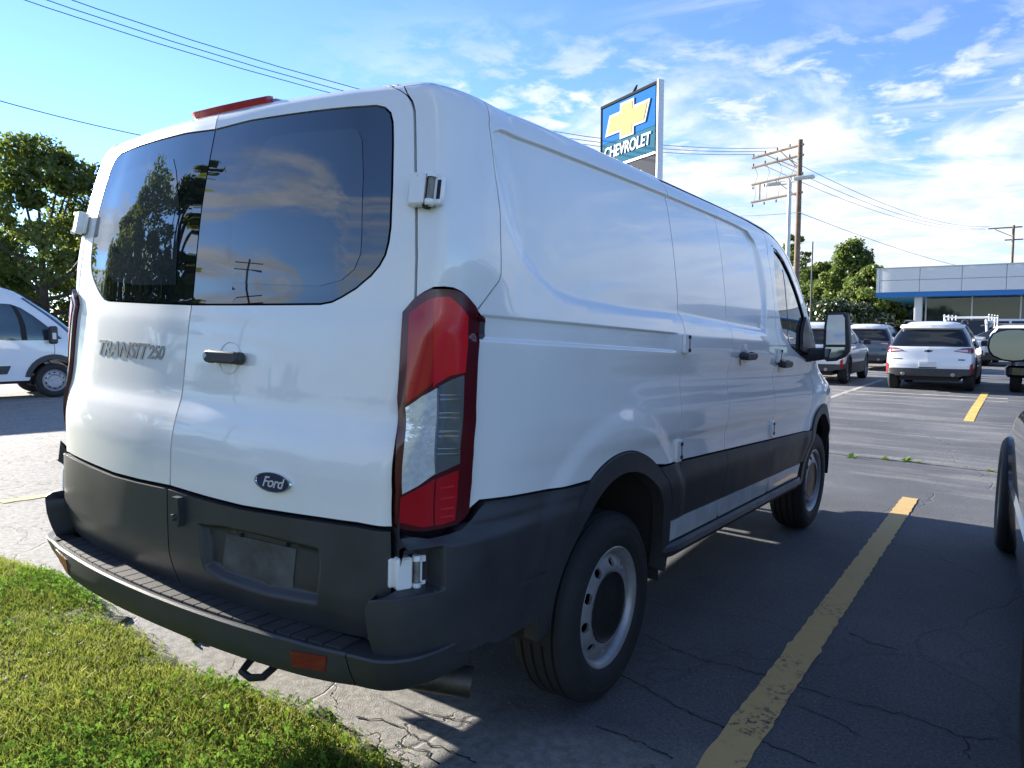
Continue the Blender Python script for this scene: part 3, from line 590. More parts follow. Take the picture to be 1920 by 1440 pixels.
# --- emblem, script, handles, hinges
fs = px2st(514, 904, 'r'); FF = frame_at(*fs, off=.0)
def ell(a, b, n=40): return [(a*math.cos(2*math.pi*i/n), b*math.sin(2*math.pi*i/n)) for i in range(n)]
eo = empty('oval_badge', parent=van)
rows = []
for k, (sc_, h) in enumerate(((1.0, -.002), (1.0, .006), (.97, .009), (.90, .009), (.88, .006))): rows.append([FF@Vector((x*sc_, y*sc_, h)) for x, y in ell(.071, .029)])
MB().grid(rows, close=True).build('chrome_rim', MATS['chrome'], eo)
MB().prism(ell(.0635, .0258), .0, .0068, FF, True).build('blue_field', MATS['ford_blue'], eo, sharp=40)
me = text_flat('Ford', .042, .35, .0006, 1.05, .92, .0004); me.transform(FF@Matrix.Translation((0, -.001, .0078))); link('badge_script', me, mat('script_silver', (.6, .61, .62), .35, metal=.3), eo)
def on_skin(me, s, t, off):
    co = np.empty(len(me.vertices)*3, np.float32); me.vertices.foreach_get('co', co); co = co.reshape(-1, 3)
    P = S0(s+co[:, 0], t+co[:, 1])+nrm(S0, s+co[:, 0], t+co[:, 1])*(off+co[:, 2])[:, None]; me.vertices.foreach_set('co', P.astype(np.float32).ravel()); me.update(); return me
a, b = px2st(183, 652), px2st(276, 661); a2, b2 = px2st(277, 661), px2st(308, 663)
for txt, p0, p1, h in (('TRANSIT', a, b, .052), ('250', a2, b2, .044)):
    me = text_flat(txt, h/.7, .28, .0012, 1, .95, .0012); w = max(v.co.x for v in me.vertices)-min(v.co.x for v in me.vertices); k = (p1[0]-p0[0])/w
    for v in me.vertices: v.co.x *= k
    on_skin(me, (p0[0]+p1[0])/2, (p0[1]+p1[1])/2-.0, .0018); link('door_script', me, MATS['dull_chrome'], van)
# rear handle with finger cup
hs = px2st(431, 671); FH = frame_at(*hs)
hd = MB(); hd.rbox((0, 0, .030), (.155, .036, .022), .016, FH); hd.rbox((-.062, 0, .018), (.040, .040, .030), .018, FH); hd.rbox((.064, 0, .018), (.036, .038, .030), .017, FH)
ho = hd.build('door_handle', BP, van); MB().lathe([(0, .043), (.007, .043), (.009, .040)], 16, FH@Matrix.Translation((-.064, 0, 0))).build('lock_cylinder', MATS['dull_chrome'], ho)
cu = MB(); cu.lathe([(0, -.012), (.030, -.010), (.043, -.003), (.047, .0025), (.049, .0022), (.050, .0006)], 32, FH); cu.build('finger_cup', WP, van)
# side handles
for (y, z, L) in ((1.30, 1.283, .17), (2.05, 1.228, .17)):
    Fh = frame_at(side_s(y, z), z); h = MB(); h.rbox((0, 0, .036), (L, .036, .022), .016, Fh); h.rbox((-.065, 0, .018), (.036, .040, .034), .017, Fh); h.rbox((.065, 0, .018), (.036, .040, .034), .017, Fh); h.build('door_handle', BP, van)
    MB().lathe([(0, .0005), (.040, .001), (.05, .0028), (.056, .0005)], 24, Fh).build('finger_cup', WP, van)
def rear_hinge(s, t, sg, nm):
    """strap on the door, knuckle and pillar bracket"""
    Fm = frame_at(sg*s, t)
    if sg < 0: Fm = Fm@Matrix.Scale(-1, 4, (1, 0, 0))
    h = empty('door_hinge', parent=van)
    MB().rbox((-.026, 0, .022), (.046, .086, .030), .009, Fm).build('hinge_strap', WP, h)
    MB().rbox((-.052, 0, .008), (.018, .078, .012), .006, Fm).build('hinge_plate', WP, h)
    K = Fm@Matrix.Translation((.012, 0, .026))@Matrix.Rotation(math.radians(-90), 4, 'X')
    for e_ in (-1, 1): MB().lathe([(0, e_*.044), (.011, e_*.044), (.0135, e_*.040), (.0135, e_*.029)][::-e_], 14, K).build('hinge_knuckle', WP, h)
    MB().lathe([(.0095, -.029), (.0095, .029)], 12, K).build('hinge_pin', mat('hinge_grime', (.20, .19, .17), .6, var=.5, vscale=40), h)
    MB().rbox((.030, 0, .014), (.022, .080, .022), .005, Fm).build('hinge_bracket', WP, h)
    MB().cbox((.034, -.002, .0245), (.010, .050, .004), Fm).build('hinge_slot', SEAL, h)
    MB().cbox((-.001, -.042, .018), (.014, .012, .018), Fm).build('hinge_slot', SEAL, h)
    MB().cbox((-.001, .0, .012), (.008, .084, .026), Fm).build('hinge_slot', SEAL, h)
    MB().lathe([(0, .0385), (.004, .0385), (.005, .036)], 8, Fm@Matrix.Translation((-.026, .036, 0))).build('hinge_bolt', WP, h)
hu = px2st(786, 362); hl = px2st(768, 1067)
for sg in (1, -1):
    rear_hinge(abs(hu[0])+.026, hu[1], sg, True); rear_hinge(abs(hl[0])-.004, hl[1], sg, True)
for y, z in ((.505, 1.338), (.515, .887), (1.945, 1.275), (1.945, .852)):
    Fh = frame_at(side_s(y, z), z); h = MB(); h.rbox((-.012, 0, .006), (.055, .095 if z < 1 else .08, .014), .006, Fh); hh = h.build('side_hinge', WP, van)
    k = MB()
    for dz in (-.028, .028): k.cbox((.010, dz, .012), (.022, .014, .008), Fh)
    k.cbox((.012, 0, .011), (.008, .060, .006), Fh); k.build('hinge_slot', SEAL, hh)

# --- mirror
mo = empty('side_mirror', parent=van)
MIR_Y = 2.60
def mpt(px, py): return Vector(at_plane(px, py, 1, MIR_Y))
out = [(1549, 590), (1556, 586), (1580, 585), (1588, 588), (1591, 600), (1593, 640), (1591, 660), (1584, 669), (1566, 677), (1550, 678), (1543, 672), (1543, 650), (1545, 610)]
P = [mpt(*q) for q in out]; cen = sum(P, Vector())/len(P); n = len(P)
sh = lambda k, dy: [cen+(p-cen)*k+Vector((0, dy, 0)) for p in P]
m = MB(); m.grid([sh(.93, .0), sh(1.0, .006), sh(1.0, .05), sh(.9, .11), sh(.55, .16)], close=True); m.add([tuple(p) for p in sh(.55, .16)], [list(range(n))[::-1]]); m.add([tuple(p) for p in sh(.93, 0)], [list(range(n))]); m.build('mirror_shell', BP, mo, sharp=50)
for q, nm in (([(1553, 591), (1580, 590), (1584, 596), (1585, 646), (1549, 646), (1550, 610)], 'mirror_glass'), ([(1548, 651), (1585, 651), (1584, 662), (1568, 670), (1552, 672), (1547, 668)], 'mirror_glass')):
    g = [mpt(*k) for k in q]; gg = [p+Vector((0, -.003, 0)) for p in g]; kk = len(g)
    mm = MB(); mm.add([tuple(p) for p in gg]+[tuple(p+Vector((0, .01, 0))) for p in gg], [list(range(kk))[::-1]]+[[i, (i+1) % kk, kk+(i+1) % kk, kk+i] for i in range(kk)]); mm.build(nm, mat('mirror_face', (.36, .39, .42), .03, metal=1.0), mo)
c0 = mpt(1548, 655)
m = MB(); m.tube([(c0.x+.04, MIR_Y+.06, c0.z-.01), (c0.x-.03, MIR_Y+.09, c0.z-.03), (.96, 2.68, c0.z-.05)], [.035, .04, .05], 10); m.build('mirror_arm', BP, mo)
sail = ST([(2.46, 1.30), (2.84, 1.26), (2.90, 1.31), (2.82, 1.42), (2.70, 1.52), (2.60, 1.46), (2.50, 1.36)]); panel('mirror_sail', sail, BP, mo, off=.012, gap=0, d=.03, lip=.02)

# --- wheels
def wheel_mesh():
    T = [(.225, -.10), (.24, -.112), (.28, -.118), (.318, -.112), (.340, -.098), (.349, -.085)]
    for g in (-.062, -.022, .022, .062): T += [(.354, g-.006), (.346, g-.004), (.346, g+.004), (.354, g+.006)]
    T += [(.349, .085), (.340, .098), (.332, .104), (.330, .1035), (.318, .113), (.30, .1165), (.297, .1150), (.28, .119), (.25, .116), (.235, .108), (.225, .10)]
    t = MB(); t.lathe(T, 72); tyre = t.mesh('tyre', 30)
    R = [(.222, -.10), (.212, -.09), (.20, -.05), (.195, .02), (.200, .060), (.207, .085), (.213, .092), (.219, .094), (.224, .100), (.228, .1035), (.224, .106), (.214, .1005), (.205, .092), (.199, .078), (.192, .060)]
    r = MB(); r.lathe(R, 64); rim = r.mesh('rim', 40)
    hz = herm([.05, .10, .125, .135, .15, .17, .182, .195], [.084, .084, .091, .099, .098, .090, .084, .078])
    ringP = lambda rad, k=60, ph=0: [(rad*math.cos(2*math.pi*i/k+ph), rad*math.sin(2*math.pi*i/k+ph)) for i in range(k)]
    holes = []
    for i in range(10):
        a = 2*math.pi*(i+.5)/10; c = (.168*math.cos(a), .168*math.sin(a)); ex = (-math.sin(a), math.cos(a)); er = (math.cos(a), math.sin(a))
        holes.append([(c[0]+ex[0]*.0205*math.cos(w)+er[0]*.0165*math.sin(w), c[1]+ex[1]*.0205*math.cos(w)+er[1]*.0165*math.sin(w)) for w in np.linspace(0, 2*math.pi, 15)[:-1]])
    dsk = panel('wheel_disc', ringP(.197), MATS['wheel_steel'], None, holes=holes, d=.012, gap=0, lip=.012, surf=lambda s, t: np.stack([s, t, hz(np.hypot(s, t))], -1))
    disc = dsk.data; bpy.data.objects.remove(dsk)
    cp = MB(); cp.lathe([(0, .094), (.03, .095), (.06, .091), (.10, .090), (.122, .094), (.131, .101), (.134, .099), (.134, .08)], 40); cap = cp.mesh('cap', 40)
    nn = MB()
    for i in range(6):
        a = 2*math.pi*i/6; nn.lathe([(0, .088), (.010, .088), (.013, .083), (.013, .076)], 8, Matrix.Translation((.082*math.cos(a), .082*math.sin(a), 0)))
    nuts = nn.mesh('nuts', 40)
    bk = MB(); bk.lathe([(.197, -.02), (.05, -.03), (0, -.03)], 32); back = bk.mesh('brake', 40)
    return tyre, rim, disc, cap, nuts, back
WM = wheel_mesh(); CAP = mat('wheel_cap', (.012, .013, .014), .42, var=.3, vscale=20)
TYR = .354
def put_wheel(parent, x, y, z, sg, steer=0.0, spin=0.0, scale=1.0, name='wheel', disc_mat=None, caps=True, sub=True):
    w = empty(name, (x, y, z), parent=parent); w.rotation_euler = Euler((0, sg*math.pi/2, 0)); w.scale = (scale,)*3
    q = Matrix.Rotation(steer, 4, 'Z')@Matrix.Rotation(sg*math.pi/2, 4, 'Y')@Matrix.Rotation(spin, 4, 'Z'); w.rotation_euler = q.to_euler()
    tyre, rim, disc, cap, nuts, back = WM
    link('tyre', tyre, MATS['rubber'], w)
    r_ = link('rim', rim, None, w); d_ = link('wheel_disc', disc, None, w)
    if not rim.materials: rim.materials.append(MATS['wheel_steel'])
    if disc_mat:
        for o in (r_, d_): o.material_slots[0].link = 'OBJECT'; o.material_slots[0].material = disc_mat
    if caps: hc = link('hub_cap', cap, CAP, w)
    link('brake_drum', back, MATS['dark_void'], w)
    return w
WXC = .964-.100
put_wheel(van, WXC, 0, TYR, 1, spin=.2); put_wheel(van, -WXC, 0, TYR, -1)
put_wheel(van, WXC, 3.25, TYR, 1, steer=-.03, spin=.5); put_wheel(van, -WXC, 3.25, TYR, -1)
for (cy, cz) in (ARCH_R, ARCH_F):
    for sg in (1, -1):
        m = MB(); rows = []
        for x in (.985, .60): rows.append([(sg*x, cy+.44*math.cos(math.radians(a)), cz+.44*math.sin(math.radians(a))) for a in np.linspace(-12, 192, 26)])
        m.grid(rows); m.add([(sg*.60, cy+.44*math.cos(math.radians(a)), cz+.44*math.sin(math.radians(a))) for a in np.linspace(-12, 192, 26)], [list(range(26))]); m.build('wheel_liner', MATS['underbody'], van)
# --- underside
m = MB(); m.box((-.92, .52, .40), (.92, 2.7, .50)); m.box((-.55, -.95, .50), (.55, 4.1, .56)); m.box((-.55, -1.0, .40), (-.45, 4.0, .52)); m.box((.45, -1.0, .40), (.55, 4.0, .52)); m.build('underbody', MATS['underbody'], van)
m = MB(); m.tube([(-.78, 0, .34), (-.2, 0, .34), (-.1, 0, .34), (.1, 0, .34), (.2, 0, .34), (.78, 0, .34)], [.045, .05, .13, .13, .05, .045], 14); m.build('rear_axle', MATS['underbody'], van)
m = MB(); m.lathe([(.20, -.10), (.24, -.112), (.318, -.11), (.349, -.08), (.349, .08), (.318, .11), (.2, .10)], 40, Matrix.Translation((0, -.66, .42)), closed=True); m.build('spare_tyre', MATS['rubber'], van)
E1, E0 = Vector(at_plane(884, 1279, 2, .31)), Vector(at_plane(786, 1263, 2, .33)); dr = (E1-E0).normalized()
m = MB(); m.tube([E0-dr*.35, E0, E1], .048, 22, caps=False); m.tube([E1, E1-dr*.10], .0445, 22, caps=False); m.tube([E0-dr*.35, E0-dr*.5+Vector((0, .5, 0)), E0-dr*.5+Vector((0, 1.8, .02))], .035, 12); m.build('exhaust_pipe', MATS['exhaust'], van, sharp=60)
MB().add([tuple(E1-dr*.09+o) for o in [Vector((0, .044*math.cos(a), .044*math.sin(a))) for a in np.linspace(0, 2*math.pi, 17)[:-1]]], [list(range(16))]).build('exhaust_bore', MATS['dark_void'], van)
# ------------------------------------------------------------------ ground: level lot with a locally tilted stall
TILT = .033; RH = np.array([.828, .561])
def gz(x, y):
    x = np.asarray(x, float); y = np.asarray(y, float); rho = RH[0]*(x-1)+RH[1]*(y-1); d = np.hypot(x-.5, y-1.5)
    return TILT*rho*smooth(d, 5.0, 12.0)
UP = Vector((-TILT*RH[0], -TILT*RH[1], 1)).normalized(); LEAN = Vector((0, 0, 1)).rotation_difference(UP)
def place(o, x, y, rz=0.0, dz=0.0):
    o.rotation_mode = 'QUATERNION'; o.rotation_quaternion = LEAN@Euler((0, 0, rz)).to_quaternion(); o.location = (x, y, float(gz(x, y))+dz); return o
def ghit(px, py, lift=0.0):
    z = 0.0
    for _ in range(12): p = at_plane(px, py, 2, z); z = float(gz(p[0], p[1]))+lift
    return p
def sheet(name, xs, ys, mt, dz, kind='structure', keep=None):
    X, Y = np.meshgrid(xs, ys); V = np.stack([X.ravel(), Y.ravel(), (gz(X, Y)+dz).ravel()], 1); n, m = len(xs), len(ys)
    i = (np.arange(m-1)[:, None]*n+np.arange(n-1)[None]).ravel(); F = np.stack([i, i+1, i+n+1, i+n], 1)
    if keep is not None: c = V[F].mean(1); F = F[keep(c[:, 0], c[:, 1])]
    return tag(link(name, mesh_np(name, V, F, True), mt), kind=kind)
def shader(name):
    m = bpy.data.materials.new(name); m.use_nodes = True; nt = m.node_tree; return m, nt.nodes, nt.links, nt.nodes['Principled BSDF']
class NG:
    """small node helper working in object space"""
    def __init__(s, name):
        s.m, s.n, s.l, s.b = shader(name); s.tc = s.n.new('ShaderNodeTexCoord').outputs['Object']
    def noise(s, scale, detail=4, rough=.55, dist=0.0, vec=None, off=None, st=None):
        v = vec or s.tc
        if off or st:
            mp = s.n.new('ShaderNodeMapping'); s.l.new(v, mp.inputs[0]); mp.inputs['Location'].default_value = off or (0, 0, 0); mp.inputs['Scale'].default_value = st or (1, 1, 1); v = mp.outputs[0]
        t = s.n.new('ShaderNodeTexNoise'); s.l.new(v, t.inputs['Vector'])
        for k, x in (('Scale', scale), ('Detail', detail), ('Roughness', rough), ('Distortion', dist)): t.inputs[k].default_value = x
        return t.outputs['Fac']
    def math(s, op, a, b=None, c=None, clamp=False): return mth(s.n, s.l, op, a, b, c, clamp)
    def ss(s, x, a, b):
        r = s.n.new('ShaderNodeMapRange'); r.interpolation_type = 'SMOOTHSTEP'; s.l.new(x, r.inputs[0]); r.inputs[1].default_value = a; r.inputs[2].default_value = b; return r.outputs[0]
    def mix(s, f, a, b):
        x = s.n.new('ShaderNodeMix'); x.data_type = 'RGBA'
        for i, v in ((0, f), (6, a), (7, b)):
            if isinstance(v, (int, float)): x.inputs[i].default_value = v
            elif isinstance(v, tuple): x.inputs[i].default_value = (*v, 1)
            else: s.l.new(v, x.inputs[i])
        return x.outputs[2]
    def xyz(s): q = s.n.new('ShaderNodeSeparateXYZ'); s.l.new(s.tc, q.inputs[0]); return q.outputs
    def bump(s, h, strength, dist=.02):
        b = s.n.new('ShaderNodeBump'); b.inputs['Strength'].default_value = strength; b.inputs['Distance'].default_value = dist; s.l.new(h, b.inputs['Height']); s.l.new(b.outputs[0], s.b.inputs['Normal'])
    def crack(s, scale, width, warp=.5, off=(0, 0, 0)):
        n = s.n.new('ShaderNodeTexNoise'); n.inputs['Scale'].default_value = scale*2.3; n.inputs['Detail'].default_value = 5; s.l.new(s.tc, n.inputs['Vector'])
        a = s.n.new('ShaderNodeVectorMath'); a.operation = 'MULTIPLY_ADD'; s.l.new(n.outputs['Color'], a.inputs[0]); a.inputs[1].default_value = (warp,)*3; s.l.new(s.tc, a.inputs[2])
        v = s.n.new('ShaderNodeTexVoronoi'); v.feature = 'DISTANCE_TO_EDGE'; v.inputs['Scale'].default_value = scale; s.l.new(a.outputs[0], v.inputs['Vector'])
        return s.ss(v.outputs['Distance'], width, 0.0)
g = NG('asphalt'); x_, y_, z_ = g.xyz()
fine = g.noise(170, 3, .7); mid = g.noise(26, 4, .6); big = g.noise(.55, 5, .6); strk = g.noise(1.4, 5, .65, .3, st=(.22, 1.5, 1))
# worn, unsealed aggregate: left of the van, along the lawn edge, and in drag streaks on the aisle
edge = g.math('MAXIMUM', g.ss(g.math('ADD', x_, g.math('MULTIPLY', g.math('SUBTRACT', big, .5), 2.5)), -.35, -2.2), g.ss(g.math('ADD', y_, g.math('MULTIPLY', g.math('SUBTRACT', g.noise(1.7, 4), .5), .7)), -.10, -.55))
ais = g.math('MULTIPLY', g.ss(y_, 4.6, 6.0), g.ss(g.math('ADD', strk, g.math('MULTIPLY', g.math('SUBTRACT', big, .5), .25)), .47, .68))
wear = g.math('MAXIMUM', edge, g.math('MULTIPLY', ais, .75))
speck = g.ss(fine, .55, .70)
seal = g.mix(g.ss(big, .35, .68), (.088, .093, .104), (.135, .141, .152)); seal = g.mix(g.math('MULTIPLY', g.ss(g.noise(75, 3, .7), .52, .40), .55), seal, (.045, .047, .052)); seal = g.mix(g.math('MULTIPLY', g.ss(g.noise(95, 2, .6, off=(3, 1, 0)), .60, .68), .5), seal, (.30, .30, .30))
worn = g.mix(g.ss(mid, .3, .7), (.20, .192, .178), (.34, .33, .31)); worn = g.mix(g.math('MULTIPLY', g.ss(fine, .5, .38), .55), worn, (.10, .097, .09))
colr = g.mix(wear, seal, worn)
stain = g.ss(g.noise(.8, 4, .6, off=(4, 9, 0)), .60, .74); colr = g.mix(g.math('MULTIPLY', stain, .35), colr, (.03, .03, .032))
ck = g.math('MAXIMUM', g.math('MULTIPLY', g.crack(1.9, .012, .5), g.ss(wear, .35, .8)), g.math('MULTIPLY', g.crack(.45, .005, .7), .4))
colr = g.mix(g.math('MULTIPLY', ck, .46), colr, (.018, .018, .018)); g.l.new(colr, g.b.inputs['Base Color']); g.b.inputs['Roughness'].default_value = .82
g.b.inputs['Specular IOR Level'].default_value = .35
g.bump(g.math('SUBTRACT', g.math('ADD', g.math('MULTIPLY', fine, .6), g.math('MULTIPLY', mid, .5)), g.math('MULTIPLY', ck, 1.2)), 1.0, .010); ASPH = g.m
g = NG('lawn_soil'); n1 = g.noise(9, 5); n2 = g.noise(60, 4)
g.l.new(g.mix(g.ss(n1, .35, .65), g.mix(n2, (.035, .05, .012), (.06, .09, .02)), g.mix(n2, (.07, .07, .03), (.05, .06, .02))), g.b.inputs['Base Color']); g.b.inputs['Roughness'].default_value = .95; g.bump(n2, .6, .02); SOIL = g.m
g = NG('far_grass'); n1 = g.noise(.12, 5); g.l.new(g.mix(n1, (.075, .11, .025), (.14, .16, .05)), g.b.inputs['Base Color']); g.b.inputs['Roughness'].default_value = .95; FGR = g.m
ax = lambda *segs: np.unique(np.concatenate([np.arange(a, b, s) for a, b, s in segs]))
XS = ax((-900, -60, 60), (-60, -16, 4), (-16, 16, .8), (16, 60, 4), (60, 901, 60)); YS = ax((-900, -60, 60), (-60, -10, 4), (-10, 20, .8), (20, 64, 4), (64, 901, 60))
sheet('ground', XS, YS, FGR, -.10)
EDGE = herm([-60, -30, -4, -2.6, -2.0, -1.5, -1.0, -.5, -.1, .25, .6, 1.2, 4, 60], [-.7, -.7, -.66, -.70, -.62, -.66, -.74, -.82, -.78, -.74, -.80, -.84, -.8, -.8])
xs = ax((-42, -16, 2), (-16, 16, .25), (16, 46, 2)); ysn = ax((0, 20, .5), (20, 63, 3)); ed = EDGE(xs)
rows = []
jit = np.sin(xs*7.1)*.025+np.sin(xs*17.3+1)*.018
for k in np.linspace(0, 1, 7)[:-1]: rows.append(np.stack([xs, (ed+jit-.10)*(1-k), np.zeros_like(xs)], 1))
for y in ysn: rows.append(np.stack([xs, np.full_like(xs, y), np.zeros_like(xs)], 1))
R_ = np.array(rows); R_[..., 2] = gz(R_[..., 0], R_[..., 1]); n = len(xs); m_ = len(R_); i = (np.arange(m_-1)[:, None]*n+np.arange(n-1)[None]).ravel()
lot = tag(link('parking_lot', mesh_np('parking_lot', R_.reshape(-1, 3), np.stack([i, i+1, i+n+1, i+n], 1), True), ASPH), kind='structure')
# lawn bed: a low crumbly lip over the asphalt edge
rows = []; xl = ax((-42, -5, 1.5), (-5, 3, .06), (3, 46, 1.5)); el = EDGE(xl)+np.sin(xl*9.0)*.02+np.sin(xl*23+2)*.022+RNG.normal(0, .012, len(xl))
for k, h in ((0, -.012), (.035, .012), (.12, .028), (.35, .024), (1.0, .020), (3.0, .015), (8, .03), (30, .03)):
    z = h+RNG.normal(0, .006, len(xl))*(k < 2); rows.append(np.stack([xl, el*(1 if k < 3 else 0)-k-(0 if k < 3 else .8), z+gz(xl, el-k)], 1))
R_ = np.array(rows)[::-1]; n = len(xl); m_ = len(R_); i = (np.arange(m_-1)[:, None]*n+np.arange(n-1)[None]).ravel()
tag(link('lawn', mesh_np('lawn', R_.reshape(-1, 3), np.stack([i, i+1, i+n+1, i+n], 1), True), SOIL), kind='structure')

# painted lines
g = NG('yellow_paint'); w = g.ss(g.noise(34, 7, .8), .53, .56); w2 = g.ss(g.noise(3.5, 4), .46, .60)
x_, y_, z_ = g.xyz(); chip = g.math('MULTIPLY', w, g.math('MULTIPLY', w2, g.ss(y_, 3.4, -.2)))
g.l.new(g.mix(chip, g.mix(g.noise(18, 5), (.50, .33, .12), (.58, .41, .17)), (.05, .05, .05)), g.b.inputs['Base Color']); g.b.inputs['Roughness'].default_value = .75; g.bump(g.noise(170, 3), .4, .006); YEL = g.m
mat('faded_paint', (.42, .40, .36), .85, var=.4, vscale=8); mat('faded_yellow', (.45, .33, .12), .85, var=.4, vscale=8)
def line(name, pts, w, mt, lift=.004, jit=.0, sub=.25, parent=lot):
    P = resamp([tuple(p) for p in pts], sub, False); e = np.gradient(P, axis=0); e /= np.linalg.norm(e, axis=1)[:, None]; nn = np.stack([-e[:, 1], e[:, 0]], 1)*w/2
    j = RNG.normal(0, jit, (len(P), 1)) if jit else 0
    A, B = P+nn*(1+j), P-nn*(1+j); V = np.stack([A, B], 1).reshape(-1, 2); V = np.c_[V, gz(V[:, 0], V[:, 1])+lift]; i = np.arange(len(P)-1)*2
    return link(name, mesh_np(name, V, np.stack([i, i+1, i+3, i+2], 1)), mt, parent)
line('stall_line', [(1.475, -.62), (1.43, 5.0)], .13, YEL, jit=.05, sub=.05)
a, b = ghit(1816, 790), ghit(1844, 742); dl_ = (b-a)[:2]/np.linalg.norm((b-a)[:2])
line('stall_line', [a[:2], a[:2]+dl_*6.0], .14, mat('yellow_far', (.62, .42, .10), .8, var=.3, vscale=6))
line('stall_line', [ghit(0, 942)[:2], ghit(96, 928)[:2]], .10, MATS['faded_yellow'], jit=.2, sub=.1)
line('pavement_seam', [ghit(1560, 731)[:2], ghit(1890, 748)[:2]], .16, MATS['faded_paint'], jit=.1)
line('pavement_seam', [ghit(1560, 737)[:2], ghit(1890, 754)[:2]], .10, MATS['faded_paint'], jit=.1)
line('stall_line', [ghit(1550, 748)[:2], ghit(1655, 712)[:2]], .12, MATS['faded_paint'], jit=.1)
line('pavement_seam', [ghit(0, 757)[:2], ghit(130, 749)[:2]], .08, MATS['faded_paint'], jit=.1)
CRK = mat('crack_fill', (.012, .012, .013), .9)
zz = lambda pts: [ghit(1200+x*.4098, 850+y*.4098)[:2] for x, y in pts]; z2 = lambda pts: [ghit(500+x*.2708, 1180+y*.2708)[:2] for x, y in pts]
def wob(pts, a=.006):
    P = resamp([tuple(p) for p in pts], .03, False); P[1:-1] += RNG.normal(0, a, (len(P)-2, 2)); return P
for pts, w in ((zz([(-60, 800), (50, 850), (270, 945), (460, 985), (560, 1015), (640, 1045), (850, 1110), (1000, 1150), (1150, 1185), (1300, 1230), (1480, 1300), (1640, 1312)]), .005), (zz([(-120, 1000), (0, 1060), (100, 1120), (250, 1200), (400, 1265), (520, 1300), (640, 1360), (800, 1420)]), .006), (zz([(960, 825), (1080, 880), (1180, 900)]), .006), (zz([(640, 1130), (760, 1170), (900, 1230), (1000, 1290)]), .004), (zz([(1480, 1300), (1500, 1340), (1510, 1400)]), .004),
               (z2([(620, 610), (850, 650), (940, 680), (1010, 740), (1130, 790), (1300, 850), (1450, 930)]), .006), (z2([(910, 780), (1020, 830), (1110, 850), (1200, 940)]), .007), (z2([(1050, 570), (1200, 600), (1420, 650)]), .005), (zz([(-200, 1250), (0, 1330), (150, 1400)]), .006)):
    line('pavement_crack', wob(pts), w, CRK, lift=.003, jit=.35, sub=.03)
line('pavement_crack', wob([(-2.5, 7.1), (.5, 7.2), (2.0, 7.2), (6, 7.3)], .008), .03, CRK, lift=.003, jit=.4, sub=.05)
# kerb strip of far verge
verge = tag(link('verge', mesh_np('verge', [(*p[:2], float(gz(*p[:2]))+.05) for p in ((-40, 43), (-4.5, 43), (-4.5, 63), (-40, 63))], [(0, 1, 2, 3)]), mat('verge_grass', (.10, .15, .035), .95, var=.3, vscale=1.0)), kind='structure')

# ------------------------------------------------------------------ grass
def leaf_mat(name, c1, c2, scale=3.0, trans=.45, gloss=.08):
    m = bpy.data.materials.new(name); m.use_nodes = True; nt = m.node_tree; n, l = nt.nodes, nt.links; n.clear()
    tcn = n.new('ShaderNodeTexCoord'); ns = n.new('ShaderNodeTexNoise'); ns.inputs['Scale'].default_value = scale; ns.inputs['Detail'].default_value = 5; l.new(tcn.outputs['Object'], ns.inputs['Vector'])
    gi = n.new('ShaderNodeNewGeometry'); mr = n.new('ShaderNodeMapRange'); mr.inputs[1].default_value = .3; mr.inputs[2].default_value = .7; l.new(ns.outputs['Fac'], mr.inputs[0])
    rnd = mth(n, l, 'ADD', mth(n, l, 'MULTIPLY', gi.outputs['Random Per Island'], .5), mth(n, l, 'MULTIPLY', mr.outputs[0], .5))
    mx = n.new('ShaderNodeMix'); mx.data_type = 'RGBA'; l.new(rnd, mx.inputs[0]); mx.inputs[6].default_value = (*c1, 1); mx.inputs[7].default_value = (*c2, 1)
    d = n.new('ShaderNodeBsdfDiffuse'); t = n.new('ShaderNodeBsdfTranslucent'); gl_ = n.new('ShaderNodeBsdfGlossy'); gl_.inputs['Roughness'].default_value = .45
    l.new(mx.outputs[2], d.inputs[0]); l.new(mx.outputs[2], t.inputs[0]); a = n.new('ShaderNodeMixShader'); a.inputs[0].default_value = trans; l.new(d.outputs[0], a.inputs[1]); l.new(t.outputs[0], a.inputs[2])
    b = n.new('ShaderNodeMixShader'); b.inputs[0].default_value = gloss; l.new(a.outputs[0], b.inputs[1]); l.new(gl_.outputs[0], b.inputs[2]); o = n.new('ShaderNodeOutputMaterial'); l.new(b.outputs[0], o.inputs[0]); return m
GRASS = leaf_mat('grass_blade', (.13, .20, .022), (.33, .34, .07), 5.0, .5, .02); CLOV = leaf_mat('clover_leaf', (.09, .20, .022), (.19, .30, .05), 4.0, .45, 0.0); DRY = leaf_mat('dry_blade', (.36, .29, .14), (.45, .38, .2), 5.0)
_W = RNG.normal(0, 1, (10, 2))*np.array([[2.2], [2.8], [3.5], [4.2], [5.5], [6.5], [8], [11], [14], [19]]); _PH = RNG.uniform(0, 6.28, 10)
def n2d(x, y, o=0.0): return sum(np.sin(_W[i, 0]*x+_W[i, 1]*y+_PH[i]+o*(i+1))/(1+.35*i) for i in range(10))/2.6
